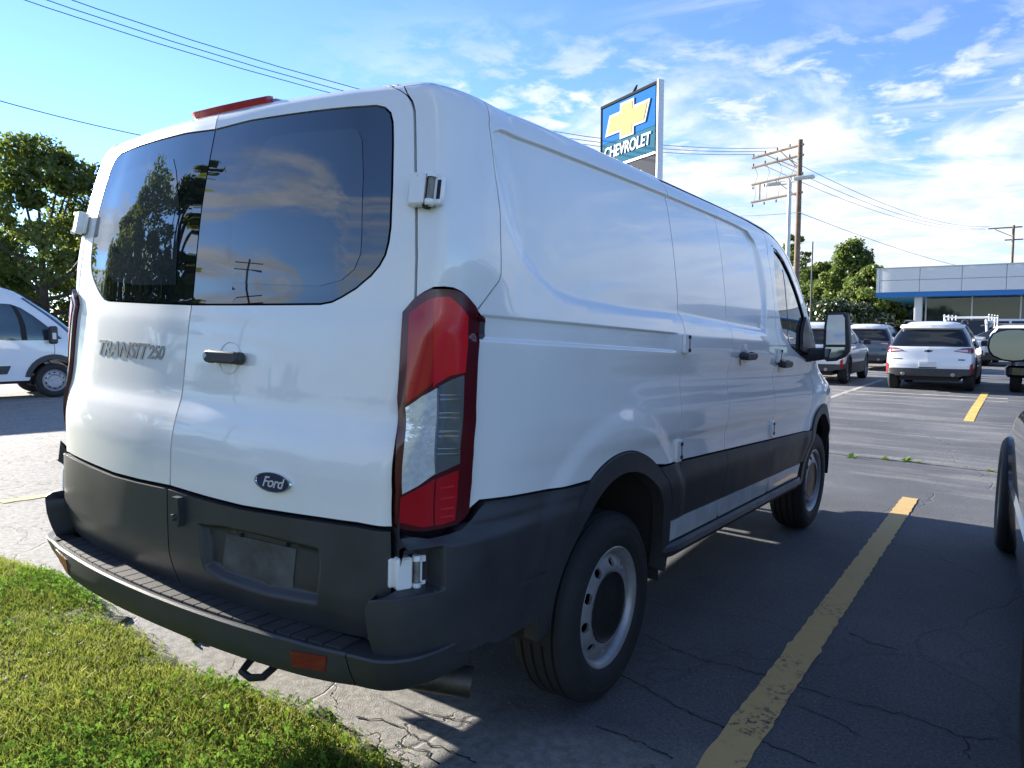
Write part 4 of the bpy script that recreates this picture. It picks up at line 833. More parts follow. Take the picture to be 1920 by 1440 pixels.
def blades(n, x0, x1, y0, y1, h0, h1, w):
    x = RNG.uniform(x0, x1, n); y = RNG.uniform(y0, y1, n); cl_ = np.clip(n2d(x, y), -1, 1); k = (y < EDGE(x)-.015+RNG.normal(0, .03, n)) & (RNG.random(n) < .80+.20*cl_); x, y, cl_ = x[k], y[k], cl_[k]; n = len(x)
    dist = EDGE(x)-y; h = RNG.uniform(h0, h1, n)*(.75+.35*cl_)*(.55+.45*smooth(dist, 0, .25)); a = RNG.uniform(0, 2*np.pi, n); b = RNG.uniform(0, 2*np.pi, n); ln = RNG.uniform(.2, 1.0, n)*h
    z0 = .028*smooth(dist, .0, .10)+gz(x, y)-.004; wx, wy = np.cos(a)*w, np.sin(a)*w; lx, ly = np.cos(b)*ln, np.sin(b)*ln
    P = np.stack([np.stack([x-wx, y-wy, z0], 1), np.stack([x+wx, y+wy, z0], 1), np.stack([x+wx*.75+lx*.35, y+wy*.75+ly*.35, z0+h*.6], 1), np.stack([x-wx*.75+lx*.35, y-wy*.75+ly*.35, z0+h*.6], 1), np.stack([x+lx, y+ly, z0+h*.95], 1)], 1).reshape(-1, 3)
    i = np.arange(n)*5; F = np.concatenate([np.stack([i, i+1, i+2], 1), np.stack([i, i+2, i+3], 1), np.stack([i+3, i+2, i+4], 1)]); return P, F
P, F = blades(190000, -3.7, 1.1, -2.0, -.60, .025, .060, .0019); tag(link('grass', mesh_np('grass', P, F), GRASS), 'short sunlit green grass along the edge of the lot', 'grass', kind='stuff')
P, F = blades(24000, -3.7, 1.1, -2.0, -.60, .02, .05, .0013); tag(link('dry_grass', mesh_np('dry_grass', P, F), DRY), 'dry straw coloured blades among the green grass', 'grass', kind='stuff')
P, F = blades(40000, -12, 8, -7, -.60, .03, .07, .004); tag(link('grass', mesh_np('grass', P, F), GRASS), 'sparser grass of the wider lawn behind the van', 'grass', kind='stuff')
def clover(n, x0, x1, y0, y1, r0, r1, zk):
    x = RNG.uniform(x0, x1, n); y = RNG.uniform(y0, y1, n); cl_ = n2d(x, y, 1.7)+.35*smooth(EDGE(x)-y, .45, .05)+RNG.normal(0, .25, n); k = (y < EDGE(x)+.01) & (cl_ > .35); x, y = x[k], y[k]; n = len(x); V = []; Fv = []
    dist = EDGE(x)-y; z = .028*smooth(dist, 0, .1)+gz(x, y)+RNG.uniform(.015, zk, n); r = RNG.uniform(r0, r1, n); a0 = RNG.uniform(0, 6.28, n); tl_ = RNG.normal(0, .7, (n, 2)); vi = 0
    for j in range(3):
        a = a0+j*2.094; c = np.stack([x+np.cos(a)*r, y+np.sin(a)*r], 1); ring = []
        for q in range(6): w = a+q*1.047; px_ = c[:, 0]+np.cos(w)*r*.85; py_ = c[:, 1]+np.sin(w)*r*.85; ring.append(np.stack([px_, py_, z+(px_-x)*tl_[:, 0]+(py_-y)*tl_[:, 1]], 1))
        V.append(np.stack(ring, 1).reshape(-1, 3)); Fv.append(np.arange(n*6).reshape(n, 6)+vi); vi += n*6
    return np.concatenate(V), np.concatenate(Fv)
P, F = clover(52000, -3.7, 1.0, -2.0, -.62, .0022, .0055, .045); tag(link('clover', mesh_np('clover', P, F), CLOV), 'patches of clover growing through the grass by the van', 'clover', kind='stuff')
# weeds at the lawn edge and in the pavement joint
def weed(x, y, nl, L, label, group=None, spread=1.0, mt=None):
    L *= .62; r = empty('weed'); place(r, x, y); V = []; Fs = []
    for k in range(nl):
        a = random.uniform(0, 6.28); l = L*random.uniform(.5, 1.0); el_ = random.uniform(.15, 1.1)/spread; d = Vector((math.cos(a)*math.cos(el_), math.sin(a)*math.cos(el_), math.sin(el_))); s = Vector((-math.sin(a), math.cos(a), 0)); w = l*.22; o = len(V); b = Vector((random.gauss(0, L*.12), random.gauss(0, L*.12), .0))
        V += [b, b+d*l*.35+s*w*.7, b+d*l*.7+s*w+Vector((0, 0, -.1*l)), b+d*l+Vector((0, 0, -.2*l)), b+d*l*.7-s*w+Vector((0, 0, -.1*l)), b+d*l*.35-s*w*.7]; Fs.append([o, o+1, o+2, o+3, o+4, o+5])
    MB().add(V, Fs).build('leaves', mt or CLOV, r)
    MB().tube([(0, 0, -.01), (0, 0, L*.25)], .003, 5).build('stem', CLOV, r)
    return tag(r, label, 'weed', group)
for q, n, L, lb in (((215, 1095), 26, .07, 'leafy weed at the lawn edge below the left end of the bumper'), ((365, 1200), 22, .08, 'broad leaved weed on the lawn edge below the middle of the bumper'), ((445, 1290), 34, .09, 'bushy weed on the lawn edge, left of the tow hook'), ((350, 1280), 24, .06, 'low weed with wilted pale leaves at the gravel edge'), ((505, 1330), 26, .08, 'weed nearest the van shadow on the lawn corner')):
    p = ghit(*q); weed(p[0], p[1], n, L, lb)
for q, n, L, lb in (((1597, 858), 16, .16, 'bright green weed in the pavement joint, nearest the white van'), ((1660, 862), 22, .12, 'low row of weeds in the pavement joint, second from the van'), ((1700, 865), 26, .15, 'widest clump of weeds in the pavement joint'), ((1722, 868), 12, .10, 'small weed right of the widest clump in the joint'), ((1857, 884), 18, .10, 'weed in the pavement joint beside the black vehicle')):
    p = ghit(*q); weed(p[0], p[1], n, L, lb, 'weeds in the pavement joint')
for q, wh in (((10, 1113), 'topmost one, nearest the gravel edge'), ((92, 1250), 'fourth from the gravel edge'), ((50, 1296), 'lowest of the five but one'), ((12, 1300), 'lowest one at the left picture edge'), ((103, 1213), 'second from the gravel edge')):
    p = ghit(*q); f = empty('clover_flower', (p[0], p[1], .03)); m = MB(); m.lathe([(0, .028), (.004, .027), (.006, .022), (.004, .017), (0, .015)], 10); m.build('flower_head', mat('petal', (.5, .48, .42), .8), f); MB().tube([(0, 0, 0), (.002, 0, .015)], .0012, 5).build('stem', CLOV, f); tag(f, 'tiny white clover flower in the grass, '+wh, 'flower', 'white clover flowers in the grass')

# ------------------------------------------------------------------ trees
BARK = mat('bark', (.075, .058, .045), .9, var=.4, vscale=4, bump=.6, bscale=30)
LEAF_A = leaf_mat('leaf_oak', (.040, .075, .016), (.19, .23, .035), .6, .58, .03); LEAF_B = leaf_mat('leaf_maple', (.045, .09, .02), (.20, .25, .05), .5, .58, .03); LEAF_D = leaf_mat('leaf_dark', (.018, .038, .014), (.055, .085, .02), .6, .3)
def tree(x, y, H, R, label, leafm, nclump=60, per=160, ls=.16, crown0=.28, shape=1.0, group=None, name='tree', seed=0, flat=1.0, up=0.0, cs_=.22):
    rg = np.random.default_rng(seed+100); rd = random.Random(seed); r = empty(name); place(r, x, y)
    t = MB(); tr = H*.022+.06; top = Vector((rg.normal(0, .03)*H, rg.normal(0, .03)*H, H*.72)); mid = Vector((rg.normal(0, .015)*H, rg.normal(0, .015)*H, H*crown0)); t.tube([(0, 0, -.2), (0, 0, .3), mid*.55+Vector((0, 0, 0)), mid, (mid+top)/2, top], [tr*1.5, tr*1.05, tr*.95, tr*.85, tr*.55, tr*.15], 9)
    C = []
    for k in range(nclump):
        u = rg.uniform(0, 1)**.8; a = rg.uniform(0, 6.28); zz_ = crown0+(1-crown0)*u; prof = (math.sin(math.pi*min(1, .16+.80*u**.9)))**.65*shape*(1-.28*u) ; rr = R*prof*math.sqrt(rg.uniform(.12, 1)); C.append((math.cos(a)*rr, math.sin(a)*rr*flat, zz_*H-.02*H))
    C = np.array(C)
    for k in range(0, nclump, 4):
        p = Vector(C[k]); b0 = mid.lerp(top, max(0, min(.9, (p.z-mid.z)/(top.z-mid.z)*.6-.1))); q = b0.lerp(p, .5)+Vector((0, 0, -.04*H)); t.tube([b0, q, p], [tr*.38, tr*.22, tr*.05], 5)
    t.build('trunk', BARK, r)
    V = []; cs = R*cs_
    cen = np.repeat(C, per, 0); n = len(cen); d = rg.normal(0, 1, (n, 3)); d /= np.linalg.norm(d, axis=1)[:, None]; rad = rg.uniform(.25, 1, n)**.6*cs*np.repeat(rg.uniform(.55, 1.25, len(C)), per); c = cen+d*rad[:, None]*np.array([1, 1, .72])
    c[:, 2] += up*rg.uniform(0, 1, n)
    ax1 = rg.normal(0, 1, (n, 3)); ax1 /= np.linalg.norm(ax1, axis=1)[:, None]; ax2 = np.cross(ax1, d+rg.normal(0, .5, (n, 3))); ax2 /= np.linalg.norm(ax2, axis=1)[:, None]+1e-9
    s = ls*rg.uniform(.6, 1.3, n)[:, None]; P = np.stack([c-ax1*s, c+ax2*s*.55, c+ax1*s, c-ax2*s*.55], 1).reshape(-1, 3); i = np.arange(n)*4
    link('crown', mesh_np('crown', P, np.stack([i, i+1, i+2, i+3], 1)), leafm, r); return tag(r, label, 'tree', group)
def tree_px(px, pytop, D, R, *a, **k):
    p = at_depth(px, 640, D); x, y = p[0], p[1]; q = at_depth(px, pytop, D); return tree(x, y, q[2]-float(gz(x, y)), R, *a, **k)
tree_px(95, 275, 33, 5.2, 'large leafy tree beyond the white van at left edge', LEAF_A, 105, 250, .12, crown0=.10, seed=3, cs_=.17)
tree_px(-90, 400, 38, 4.6, 'leafy tree half cut off at the left edge', LEAF_A, 90, 260, .14, crown0=.08, seed=4)
tree_px(215, 400, 42, 4.2, 'tree half hidden behind the rear left corner of the van', LEAF_A, 80, 240, .15, crown0=.06, seed=5)
tree_px(1588, 472, 72, 3.4, 'tallest light green tree left of the showroom', LEAF_B, 80, 220, .17, crown0=.10, seed=6, up=1.2, cs_=.20)
tree_px(1535, 498, 76, 4.0, 'green tree beside the antenna mast', LEAF_B, 80, 220, .18, crown0=.06, seed=7)
tree_px(1630, 500, 68, 3.2, 'green tree touching the left end of the showroom', LEAF_B, 70, 220, .17, crown0=.08, seed=8)
tree_px(1485, 440, 60, 1.9, 'sparse small tree behind the wooden utility pole', LEAF_B, 40, 120, .11, crown0=.30, seed=9)
tree_px(1560, 570, 62, 4.0, 'dark tree below the tall light green one', LEAF_D, 70, 220, .18, crown0=.04, seed=10)
tree_px(1655, 545, 70, 3.6, 'dark tree seen under the showroom canopy', LEAF_D, 70, 220, .18, crown0=.06, seed=12)
tree_px(1705, 550, 74, 4.0, 'dark tree beside the white canopy column', LEAF_D, 70, 220, .18, crown0=.06, seed=13)
tree_px(1605, 575, 66, 3.6, 'dark low tree behind the grey crossover', LEAF_D, 60, 200, .18, crown0=.04, seed=14)
tree_px(1500, 565, 70, 3.8, 'dark tree behind the van windshield', LEAF_D, 60, 200, .18, crown0=.04, seed=15)
# trees across the road, mirrored in the rear windows
tree(-16.5, -6.6, 9.0, 2.6, 'slender tree behind the photographer mirrored in the left rear window', LEAF_A, 60, 160, .13, crown0=.06, seed=20, cs_=.36)
tree(-13.5, -8.2, 9.0, 1.7, 'narrow tree mirrored beside the door gap', LEAF_A, 50, 150, .13, crown0=.05, seed=21, cs_=.36)
tree(-20, -7.0, 8.0, 2.4, 'leafy tree mirrored at the left edge of the rear window', LEAF_A, 60, 150, .14, crown0=.06, seed=22, cs_=.36)
for k, (hx, hy) in enumerate(((-30, -24), (-24, -30), (-17, -34), (-36, -18), (-10, -37))): tree(hx*1.25, hy*1.25, 4.6+.3*(k % 2), 8.5, 'low %s mirrored at the foot of the rear window' % ('clump of dark shrubs', 'row of dark bushes', 'thicket of dark bushes', 'dark hedge', 'spread of dark shrubs')[k], LEAF_D, 60, 90, .34, crown0=.0, seed=30+k, group='far shrubs across the road')

# ------------------------------------------------------------------ showroom
BW = mat('panel_white', (.66, .68, .70), .35, var=.03, vscale=.5); BB_ = mat('band_blue', (.010, .16, .46), .35)
GLS = mat('store_glass', (.020, .030, .030), .03, spec=.8, alpha=.55); MUL = mat('mullion', (.45, .47, .48), .4, metal=.5)
c = at_depth(1646, 558, 46); ct = at_depth(1648, 505, 46)
bx0, by0 = c[0], c[1]; base = float(gz(bx0, by0)); bd = empty('showroom'); place(bd, bx0, by0)
tag(bd, 'white panelled car showroom with blue stripe and glass front', 'building')
zs = c[2]-base; zt = ct[2]-base; LB = 46.0; bh = .28
MB().box((.02, .02, zs+.02), (LB, 26, zt-.05)).build('roof_slab', BW, bd)
pw = 2.15
for i in range(21):
    for k in range(2):
        z0 = zs+bh+(zt-zs-bh)/2*k; MB().rbox((.18+pw*i+pw/2, -.03, z0+(zt-zs-bh)/4), (pw-.03, .10, (zt-zs-bh)/2-.03), .01).build('fascia_panel', BW, bd)
for k in range(2): z0 = zs+bh+(zt-zs-bh)/2*k; MB().box((0, -.08, z0+.015), (.17, 12, z0+(zt-zs-bh)/2-.015)).build('fascia_panel', BW, bd)
MB().box((-.02, -.09, zs), (LB, 26, zs+bh)).build('blue_band', BB_, bd); MB().box((-.03, -.11, zt-.02), (LB, 26.1, zt+.05)).build('parapet_cap', MUL, bd)
gx = 2.55; gy = 1.6
MB().rbox((2.25, .6, zs/2), (.42, .42, zs), .02).build('column', mat('column_white', (.62, .63, .63), .5), bd)
for i in range(18): MB().box((gx+i*2.4+.05, gy, .1), (gx+i*2.4+2.35, gy+.03, zs)).build('glass_pane', GLS, bd)
for i in range(19): MB().box((gx+i*2.4-.04, gy-.06, 0), (gx+i*2.4+.04, gy+.06, zs)).build('mullion', MUL, bd)
MB().box((gx, gy-.05, zs*.48), (gx+43, gy+.05, zs*.48+.07)).build('transom', MUL, bd); MB().box((gx+.1, gy+.3, -.1), (LB, 25, zs)).build('interior', mat('store_dark', (.10, .105, .10), .9), bd)

for i, (x, z, w, h, col) in enumerate(((4.2, 1.6, .9, 1.2, (.5, .5, .48)), (6.6, 1.2, 1.5, .8, (.06, .2, .45)), (8.3, 2.0, .7, .9, (.6, .6, .58)), (11.2, 1.1, 2.2, 1.2, (.30, .31, .32)), (13.4, 2.2, .8, .6, (.65, .65, .6)), (15.5, 1.5, 1.1, 1.8, (.35, .3, .22)), (18.5, 1.3, 1.8, 1.0, (.45, .45, .46)), (9.4, .9, .6, 1.2, (.25, .22, .2)))):
    MB().rbox((x, gy+.22, z), (w, .08, h), .02).build('display_panel', mat('display_%d' % i, col, .6), bd)
# ------------------------------------------------------------------ pylon sign
SD = 27.0; pr = Vector(at_depth(1236, 152, SD)); hdir = LEAN@Vector((.872, -.484, 0)); nrm_s = hdir.cross(UP).normalized()
if (Vector(CAM_POS)-pr).dot(nrm_s) < 0: nrm_s = -nrm_s
SWD = 3.65; face_o = pr-hdir*SWD     # top left of the face
FS = Matrix(((hdir.x, UP.x, nrm_s.x, face_o.x), (hdir.y, UP.y, nrm_s.y, face_o.y), (hdir.z, UP.z, nrm_s.z, face_o.z), (0, 0, 0, 1)))
gx_, gy_ = (face_o+hdir*SWD/2).x, (face_o+hdir*SWD/2).y; sg_ = empty('pylon_sign', (gx_, gy_, float(gz(gx_, gy_)))); tag(sg_, 'tall blue dealer sign with gold cross emblem above the van roof', 'sign')
inv = Matrix.Translation(-sg_.location)@FS
sgb = lambda: MB()
def sb(name, a, b, mt, par=sg_): m = MB(); m.box(a, b, inv); return m.build(name, mt, par)
SH = 4.35; fh = 2.42
sb('cabinet_frame', (-.05, -SH, -.14), (SWD+.02, 0, -.02), mat('sign_dark', (.012, .014, .018), .8, spec=.05)); sb('frame_rail', (-.06, -.07, -.05), (SWD+.03, .03, .06), MATS['sign_dark']); sb('frame_rail', (-.06, -SH, -.05), (.0, 0, .05), MATS['sign_dark'])
sb('side_rail', (SWD+.021, -SH, -.16), (SWD+.08, .05, .10), mat('sign_white', (.62, .64, .67), .4)); sb('side_rail', (SWD-.05, -SH, -.02), (SWD+.02, 0, .10), MATS['sign_dark'])
face = sb('sign_face', (.06, -.62*fh, -.02), (SWD-.16, -.10, .03), mat('sign_blue', (.004, .11, .38), .8, spec=.05)); sb('sign_face', (.06, -fh, -.02), (SWD-.16, -.62*fh-.012, .03), mat('sign_teal', (.012, .10, .17), .8, spec=.05))
sb('frame_rail', (.0, -fh-.10, -.02), (SWD-.05, -fh-.02, .04), MATS['sign_white']); sb('lower_panel', (.06, -SH+.05, -.02), (SWD-.12, -fh-.14, .02), mat('sign_grey', (.05, .055, .07), .8, spec=.05))
bt = [(-1, -.27), (-.31, -.27), (-.31, -.47), (.31, -.47), (.31, -.27), (.80, -.27), (1, .27), (.31, .27), (.31, .47), (-.31, .47), (-.31, .27), (-.80, .27)]
ec = Vector((SWD*.485, -.36*fh, .03)); hw = SWD*.40
MB().prism([(ec.x+x*hw, ec.y+y*hw*.98) for x, y in bt], .03, .07, inv).build('emblem_border', mat('sign_silver', (.50, .50, .49), .8, spec=.05), sg_)
bi = [(-.88, -.20), (-.24, -.20), (-.24, -.40), (.24, -.40), (.24, -.20), (.75, -.20), (.88, .20), (.24, .20), (.24, .40), (-.24, .40), (-.24, .20), (-.75, .20)]
MB().prism([(ec.x+x*hw, ec.y+y*hw*.98) for x, y in bi], .07, .085, inv).build('emblem_gold', mat('sign_gold', (.42, .36, .15), .8, spec=.05), sg_)
me = text_flat('CHEVROLET', .62, .12, .015, .98, 1.0, .012); w_ = max(v.co.x for v in me.vertices)-min(v.co.x for v in me.vertices)
for v in me.vertices: v.co.x *= SWD*.83/w_
me.transform(inv@Matrix.Translation((SWD*.475, -.795*fh, .05))); link('sign_lettering', me, mat('letter_white', (.7, .7, .7), .8, spec=.05), sg_)
zc0 = float((inv@Vector((0, -SH, 0))).z)
for u in (.55, SWD-.55): b0 = inv@Vector((u, -SH, -.08)); MB().tube([(b0.x-UP.x*b0.z, b0.y-UP.y*b0.z, -.2), tuple(b0)], .16, 12).build('support_post', MATS['sign_white'], sg_)
bird = tag(empty('bird', tuple(inv.to_translation()+sg_.location)), 'small dark bird perched on top of the dealer sign', 'bird'); bp = FS@Vector((SWD*.56, .03, -.1)); bird.location = bp
MB().tube([(-.10, 0, .05), (-.05, 0, .10), (.02, 0, .17), (.05, 0, .24), (.07, 0, .27), (.12, 0, .275)], [.015, .045, .06, .04, .032, .005], 8).build('bird_body', MATS['seal'], bird); MB().tube([(0, .02, .0), (.01, .02, .12)], .006, 5).build('bird_leg', MATS['seal'], bird)

# ------------------------------------------------------------------ poles and wires
WOOD = mat('pole_wood', (.16, .115, .085), .85, var=.35, vscale=2); WIRE = mat('wire', (.03, .032, .035), .6); GALV = mat('pole_grey', (.52, .54, .56), .45, metal=.2)
def pole(px, pytop, D, r, label, arms=(), mt=WOOD, name='utility_pole'):
    t = Vector(at_depth(px, pytop, D)); b = t-UP*(t.z-float(gz(t.x, t.y)))/UP.z; H = (t-b).length; o = empty(name); o.rotation_mode = 'QUATERNION'; o.rotation_quaternion = LEAN; o.location = b
    MB().tube([(0, 0, -.3), (0, 0, H*.5), (0, 0, H)], [r, r*.85, r*.7], 12).build('mast', mt, o); tag(o, label, 'pole'); return o, H, b
AD = Vector((-.872, .484, 0)); PD = 45.0
up_, H_, b_ = pole(1501, 262, PD, .20, 'weathered wooden utility pole with four crossarms'); arm_pts = []
sc_ = PD/FPX
for i, dy in enumerate((10, 29, 63, 98)):
    h = H_-dy*sc_; a = AD*.0; L = 3.9; m = MB(); e0 = -AD*.25+Vector((0, 0, h)); e1 = AD*L+Vector((0, 0, h)); m.tube([e0+Vector((0, 0, 0)), e1], .075, 6); arm = m.build('crossarm', WOOD, up_)
    for k in range(4): q = AD*(.8+k*1.0)+Vector((0, 0, h)); MB().lathe([(.03, .0), (.055, .05), (.03, .09), (.05, .13), (.02, .19)], 8, Matrix.Translation(q+Vector((0, 0, .06 if i < 2 else -.30)))).build('insulator', WIRE, arm)
    arm_pts.append([b_+LEAN@(AD*(.8+k*1.0)+Vector((0, 0, h+.22))) for k in range(4)])
for i, u in ((0, 1.6), (0, 2.8), (2, 2.0)): h = H_-(10, 29, 63, 98)[i]*sc_; MB().tube([AD*u+Vector((0, 0, h)), Vector((0, 0, h-1.4))], .035, 5).build('brace', WOOD, up_)
MB().tube([AD*3.2+Vector((0, 0, H_-63*sc_)), AD*3.2+Vector((0, 0, H_-98*sc_))], .05, 5).build('brace', WOOD, up_)
for k in range(4): MB().tube([AD*(.8+k*1.0)+Vector((.1, 0, H_-29*sc_)), AD*(.7+k*1.02)+Vector((.25, 0, H_-46*sc_)), AD*(.8+k)+Vector((.1, 0, H_-63*sc_)), AD*(.85+k)+Vector((.2, 0, H_-80*sc_)), AD*(.8+k)+Vector((.1, 0, H_-98*sc_))], .018, 5).build('jumper_wire', WIRE, up_)
fp, FH_, fb = pole(1901, 422, 105, .22, 'distant utility pole above the showroom roof')
for dy, l0, l1 in ((4, -3.0, 1.0), (27, -1.0, 1.2)): MB().tube([Vector((l0, -.6*l0*0, FH_-dy*105/FPX)), Vector((l1, 0, FH_-dy*105/FPX))], .10, 6).build('crossarm', WOOD, fp)
MB().tube([(-2.2, 0, FH_-6*105/FPX), (0, 0, FH_-22*105/FPX)], .05, 5).build('brace', WOOD, fp)
def wire(a, b, sag, label, r=.02, n=14, group=None):
    a, b = Vector(a), Vector(b); c = (a+b)/2; o = empty('power_line', a); MB().tube([a.lerp(b, k/n)-a-Vector((0, 0, sag*4*(k/n)*(1-k/n))) for k in range(n+1)], r, 5).build('cable', WIRE, o); return tag(o, label, 'cable', group)
def at_z(px, py, z): return Vector(at_plane(px, py, 2, z))
for k, (q, nm) in enumerate((((245, 0), 'lowest'), ((285, 0), 'middle'), ((330, 0), 'highest'))):
    e = arm_pts[0][3-k]; a = at_z(q[0], q[1], e.z-.4); d = a-e; wire(e, e+d*1.25, 1.9, '%s of the three power lines crossing above the van roof' % nm, .016)
for k, q in enumerate(((1505, 300), (1505, 310), (1505, 322))):
    wire(arm_pts[1][k]-Vector((0, 0, .3)), at_depth(1860-6*k, 424+3*k, 105), 1.3, '%s power line running right from the wooden pole' % ('upper', 'middle', 'lower')[k], .017)
wire(at_depth(1502, 400, PD), at_depth(1960, 512, 130), 1.5, 'single slack cable low on the wooden pole running right', .018)
wire(at_depth(1502, 398, PD), at_depth(1150, 385, 60), .5, 'single cable from the wooden pole towards the van roof', .016)
wire(at_depth(-60, 172, 26), at_depth(430, 282, 34), .2, 'lone cable crossing the sky above the left tree', .018)
wire(at_depth(-40, 375, 40), at_depth(120, 382, 44), .1, 'cable passing in front of the left tree', .018)
lp, LH, lb_ = pole(1481, 338, 36, .13, 'light grey parking lot lamp post in front of the wooden pole', mt=GALV, name='lamp_post')
for sgn in (-1, 1): MB().rbox((sgn*.85*.872, -sgn*.85*.484, LH-.02), (.95, .36, .14), .06).build('lamp_head', GALV, lp); MB().tube([(0, 0, LH-.1), (sgn*.5*.872, -sgn*.5*.484, LH-.04)], .05, 6).build('lamp_arm', GALV, lp)
pole(1524, 453, 55, .07, 'thin dark antenna mast left of the trees', mt=WIRE, name='antenna_mast')
mp_, MH, mb_ = (None,)*3
o = empty('utility_pole', (-33, -30, float(gz(-33, -30)))); MB().tube([(0, 0, 0), (0, 0, 12)], [.2, .14], 10).build('mast', WOOD, o)
for h in (11.6, 10.7, 9.6): MB().tube([(-1.6, 1.0, h), (1.6, -1.0, h)], .07, 6).build('crossarm', WOOD, o)
tag(o, 'utility pole across the road mirrored in the right rear window', 'pole')
# ------------------------------------------------------------------ other vehicles
class Skin:
    """car skin like the van's: plan outline x section, with end leans"""
    def __init__(s, plan, X, Z, YRr, YFf, L, w0, wr=(.1, .9), wf=None, u0=.34):
        s.P = catmull(plan, 60); s.S = np.concatenate([[0], np.cumsum(np.linalg.norm(np.diff(s.P, axis=0), axis=1))]); s.end = s.S[-1]
        s.X, s.Z, s.R, s.F = herm(*X), herm(*Z), herm(*YRr), herm(*YFf); s.L = L; s.w0 = w0; s.wr = wr; s.u0 = u0
        s.grid = np.linspace(w0*.9, s.end-w0*.5, 1500)
    def f(s, a, t, off=0.0):
        def base(a, t):
            a = np.atleast_1d(a); t = np.atleast_1d(t); sg = np.where(a < 0, -1., 1.); q = np.abs(a); bx = np.interp(q, s.S, s.P[:, 0]); rel = np.interp(q, s.S, s.P[:, 1])
            y = rel+s.R(t)*(1-smooth(rel, *s.wr))-s.F(t)*np.clip((rel-s.u0*s.L)/((1-s.u0)*s.L-.1), 0, 1)**1.3-s.L/2
            return np.stack([sg*bx*s.X(t)/s.w0, y, s.Z(t)], -1)
        P = base(a, t)
        return P+nrm(base, np.atleast_1d(a), np.atleast_1d(t))*off if off else P
    def ss(s, y, t): ys = np.maximum.accumulate(s.f(s.grid, np.full_like(s.grid, t))[:, 1]); return float(np.interp(y, ys, s.grid))
    def ST(s, pts): return [(s.ss(y, z), z) for y, z in pts]
    def rx(s, x, t): g = np.linspace(0, s.w0*1.15, 400); xs = np.maximum.accumulate(s.f(g, np.full_like(g, t))[:, 0]); return float(np.interp(x, xs, g))
    def RT(s, pts): return [(math.copysign(s.rx(abs(x), z), x), z) for x, z in pts]
    def fx(s, x, t): return s.end-x
    def panel(s, name, poly, mt, parent, off=0.0, **k): return panel(name, poly, mt, parent, surf=lambda a, t: s.f(a, t, off), **k)
def suv_skin(L=4.40, W=1.80, H=1.64, belt=1.02, hood=1.02, sq=1.0):
    w = W/2
    plan = [(0, 0), (w*.45, .015), (w*.75, .05), (w*.90, .10), (w*.965, .20), (w*.99, .40), (w, .8), (w, 1.6), (w, L*.55), (w*.995, L*.75), (w*.98, L*.86), (w*.92, L*.94), (w*.78, L*.975), (w*.45, L*.993), (0, L)]
    X = ([.15, .3, .5, .75, belt-.12, belt, belt+.25, H-.16, H-.08, H-.03, H+.05, H+.5, H+w], [w*.93, w*.975, w*.99, w, w*.985, w*.95, w*.84, w*.72, w*.66, w*.60, w*.52, w*.2, 0])
    Z = ([.15, H-.16, H-.08, H-.03, H+.05, H+.5, H+w], [.15, H-.16, H-.085, H-.05, H-.02, H-.003, H])
    R = ([.15, .4, .62, .75, .95, belt, belt+.15, H-.2, H-.1, H-.03, H+.1, H+w], [.06, .0, .0, .03, .06, .09, .20, .42, .47, .52, .62, .8])
    F = ([.15, .35, .6, .78, .88, hood-.06, hood, hood+.05, belt+.2, H-.2, H-.1, H-.03, H+.1, H+w], [.05, .0, .01, .05, .12, .55, .95, 1.10, 1.34, 1.72, 1.86, 2.05, 2.25, 2.4])
    return Skin(plan, X, Z, R, F, L, w, (.15, 1.3), None, .34)
def paint(name, c, metal=0.0): return mat(name, c, .3, metal=metal, coat=1.0, coat_rough=.03)
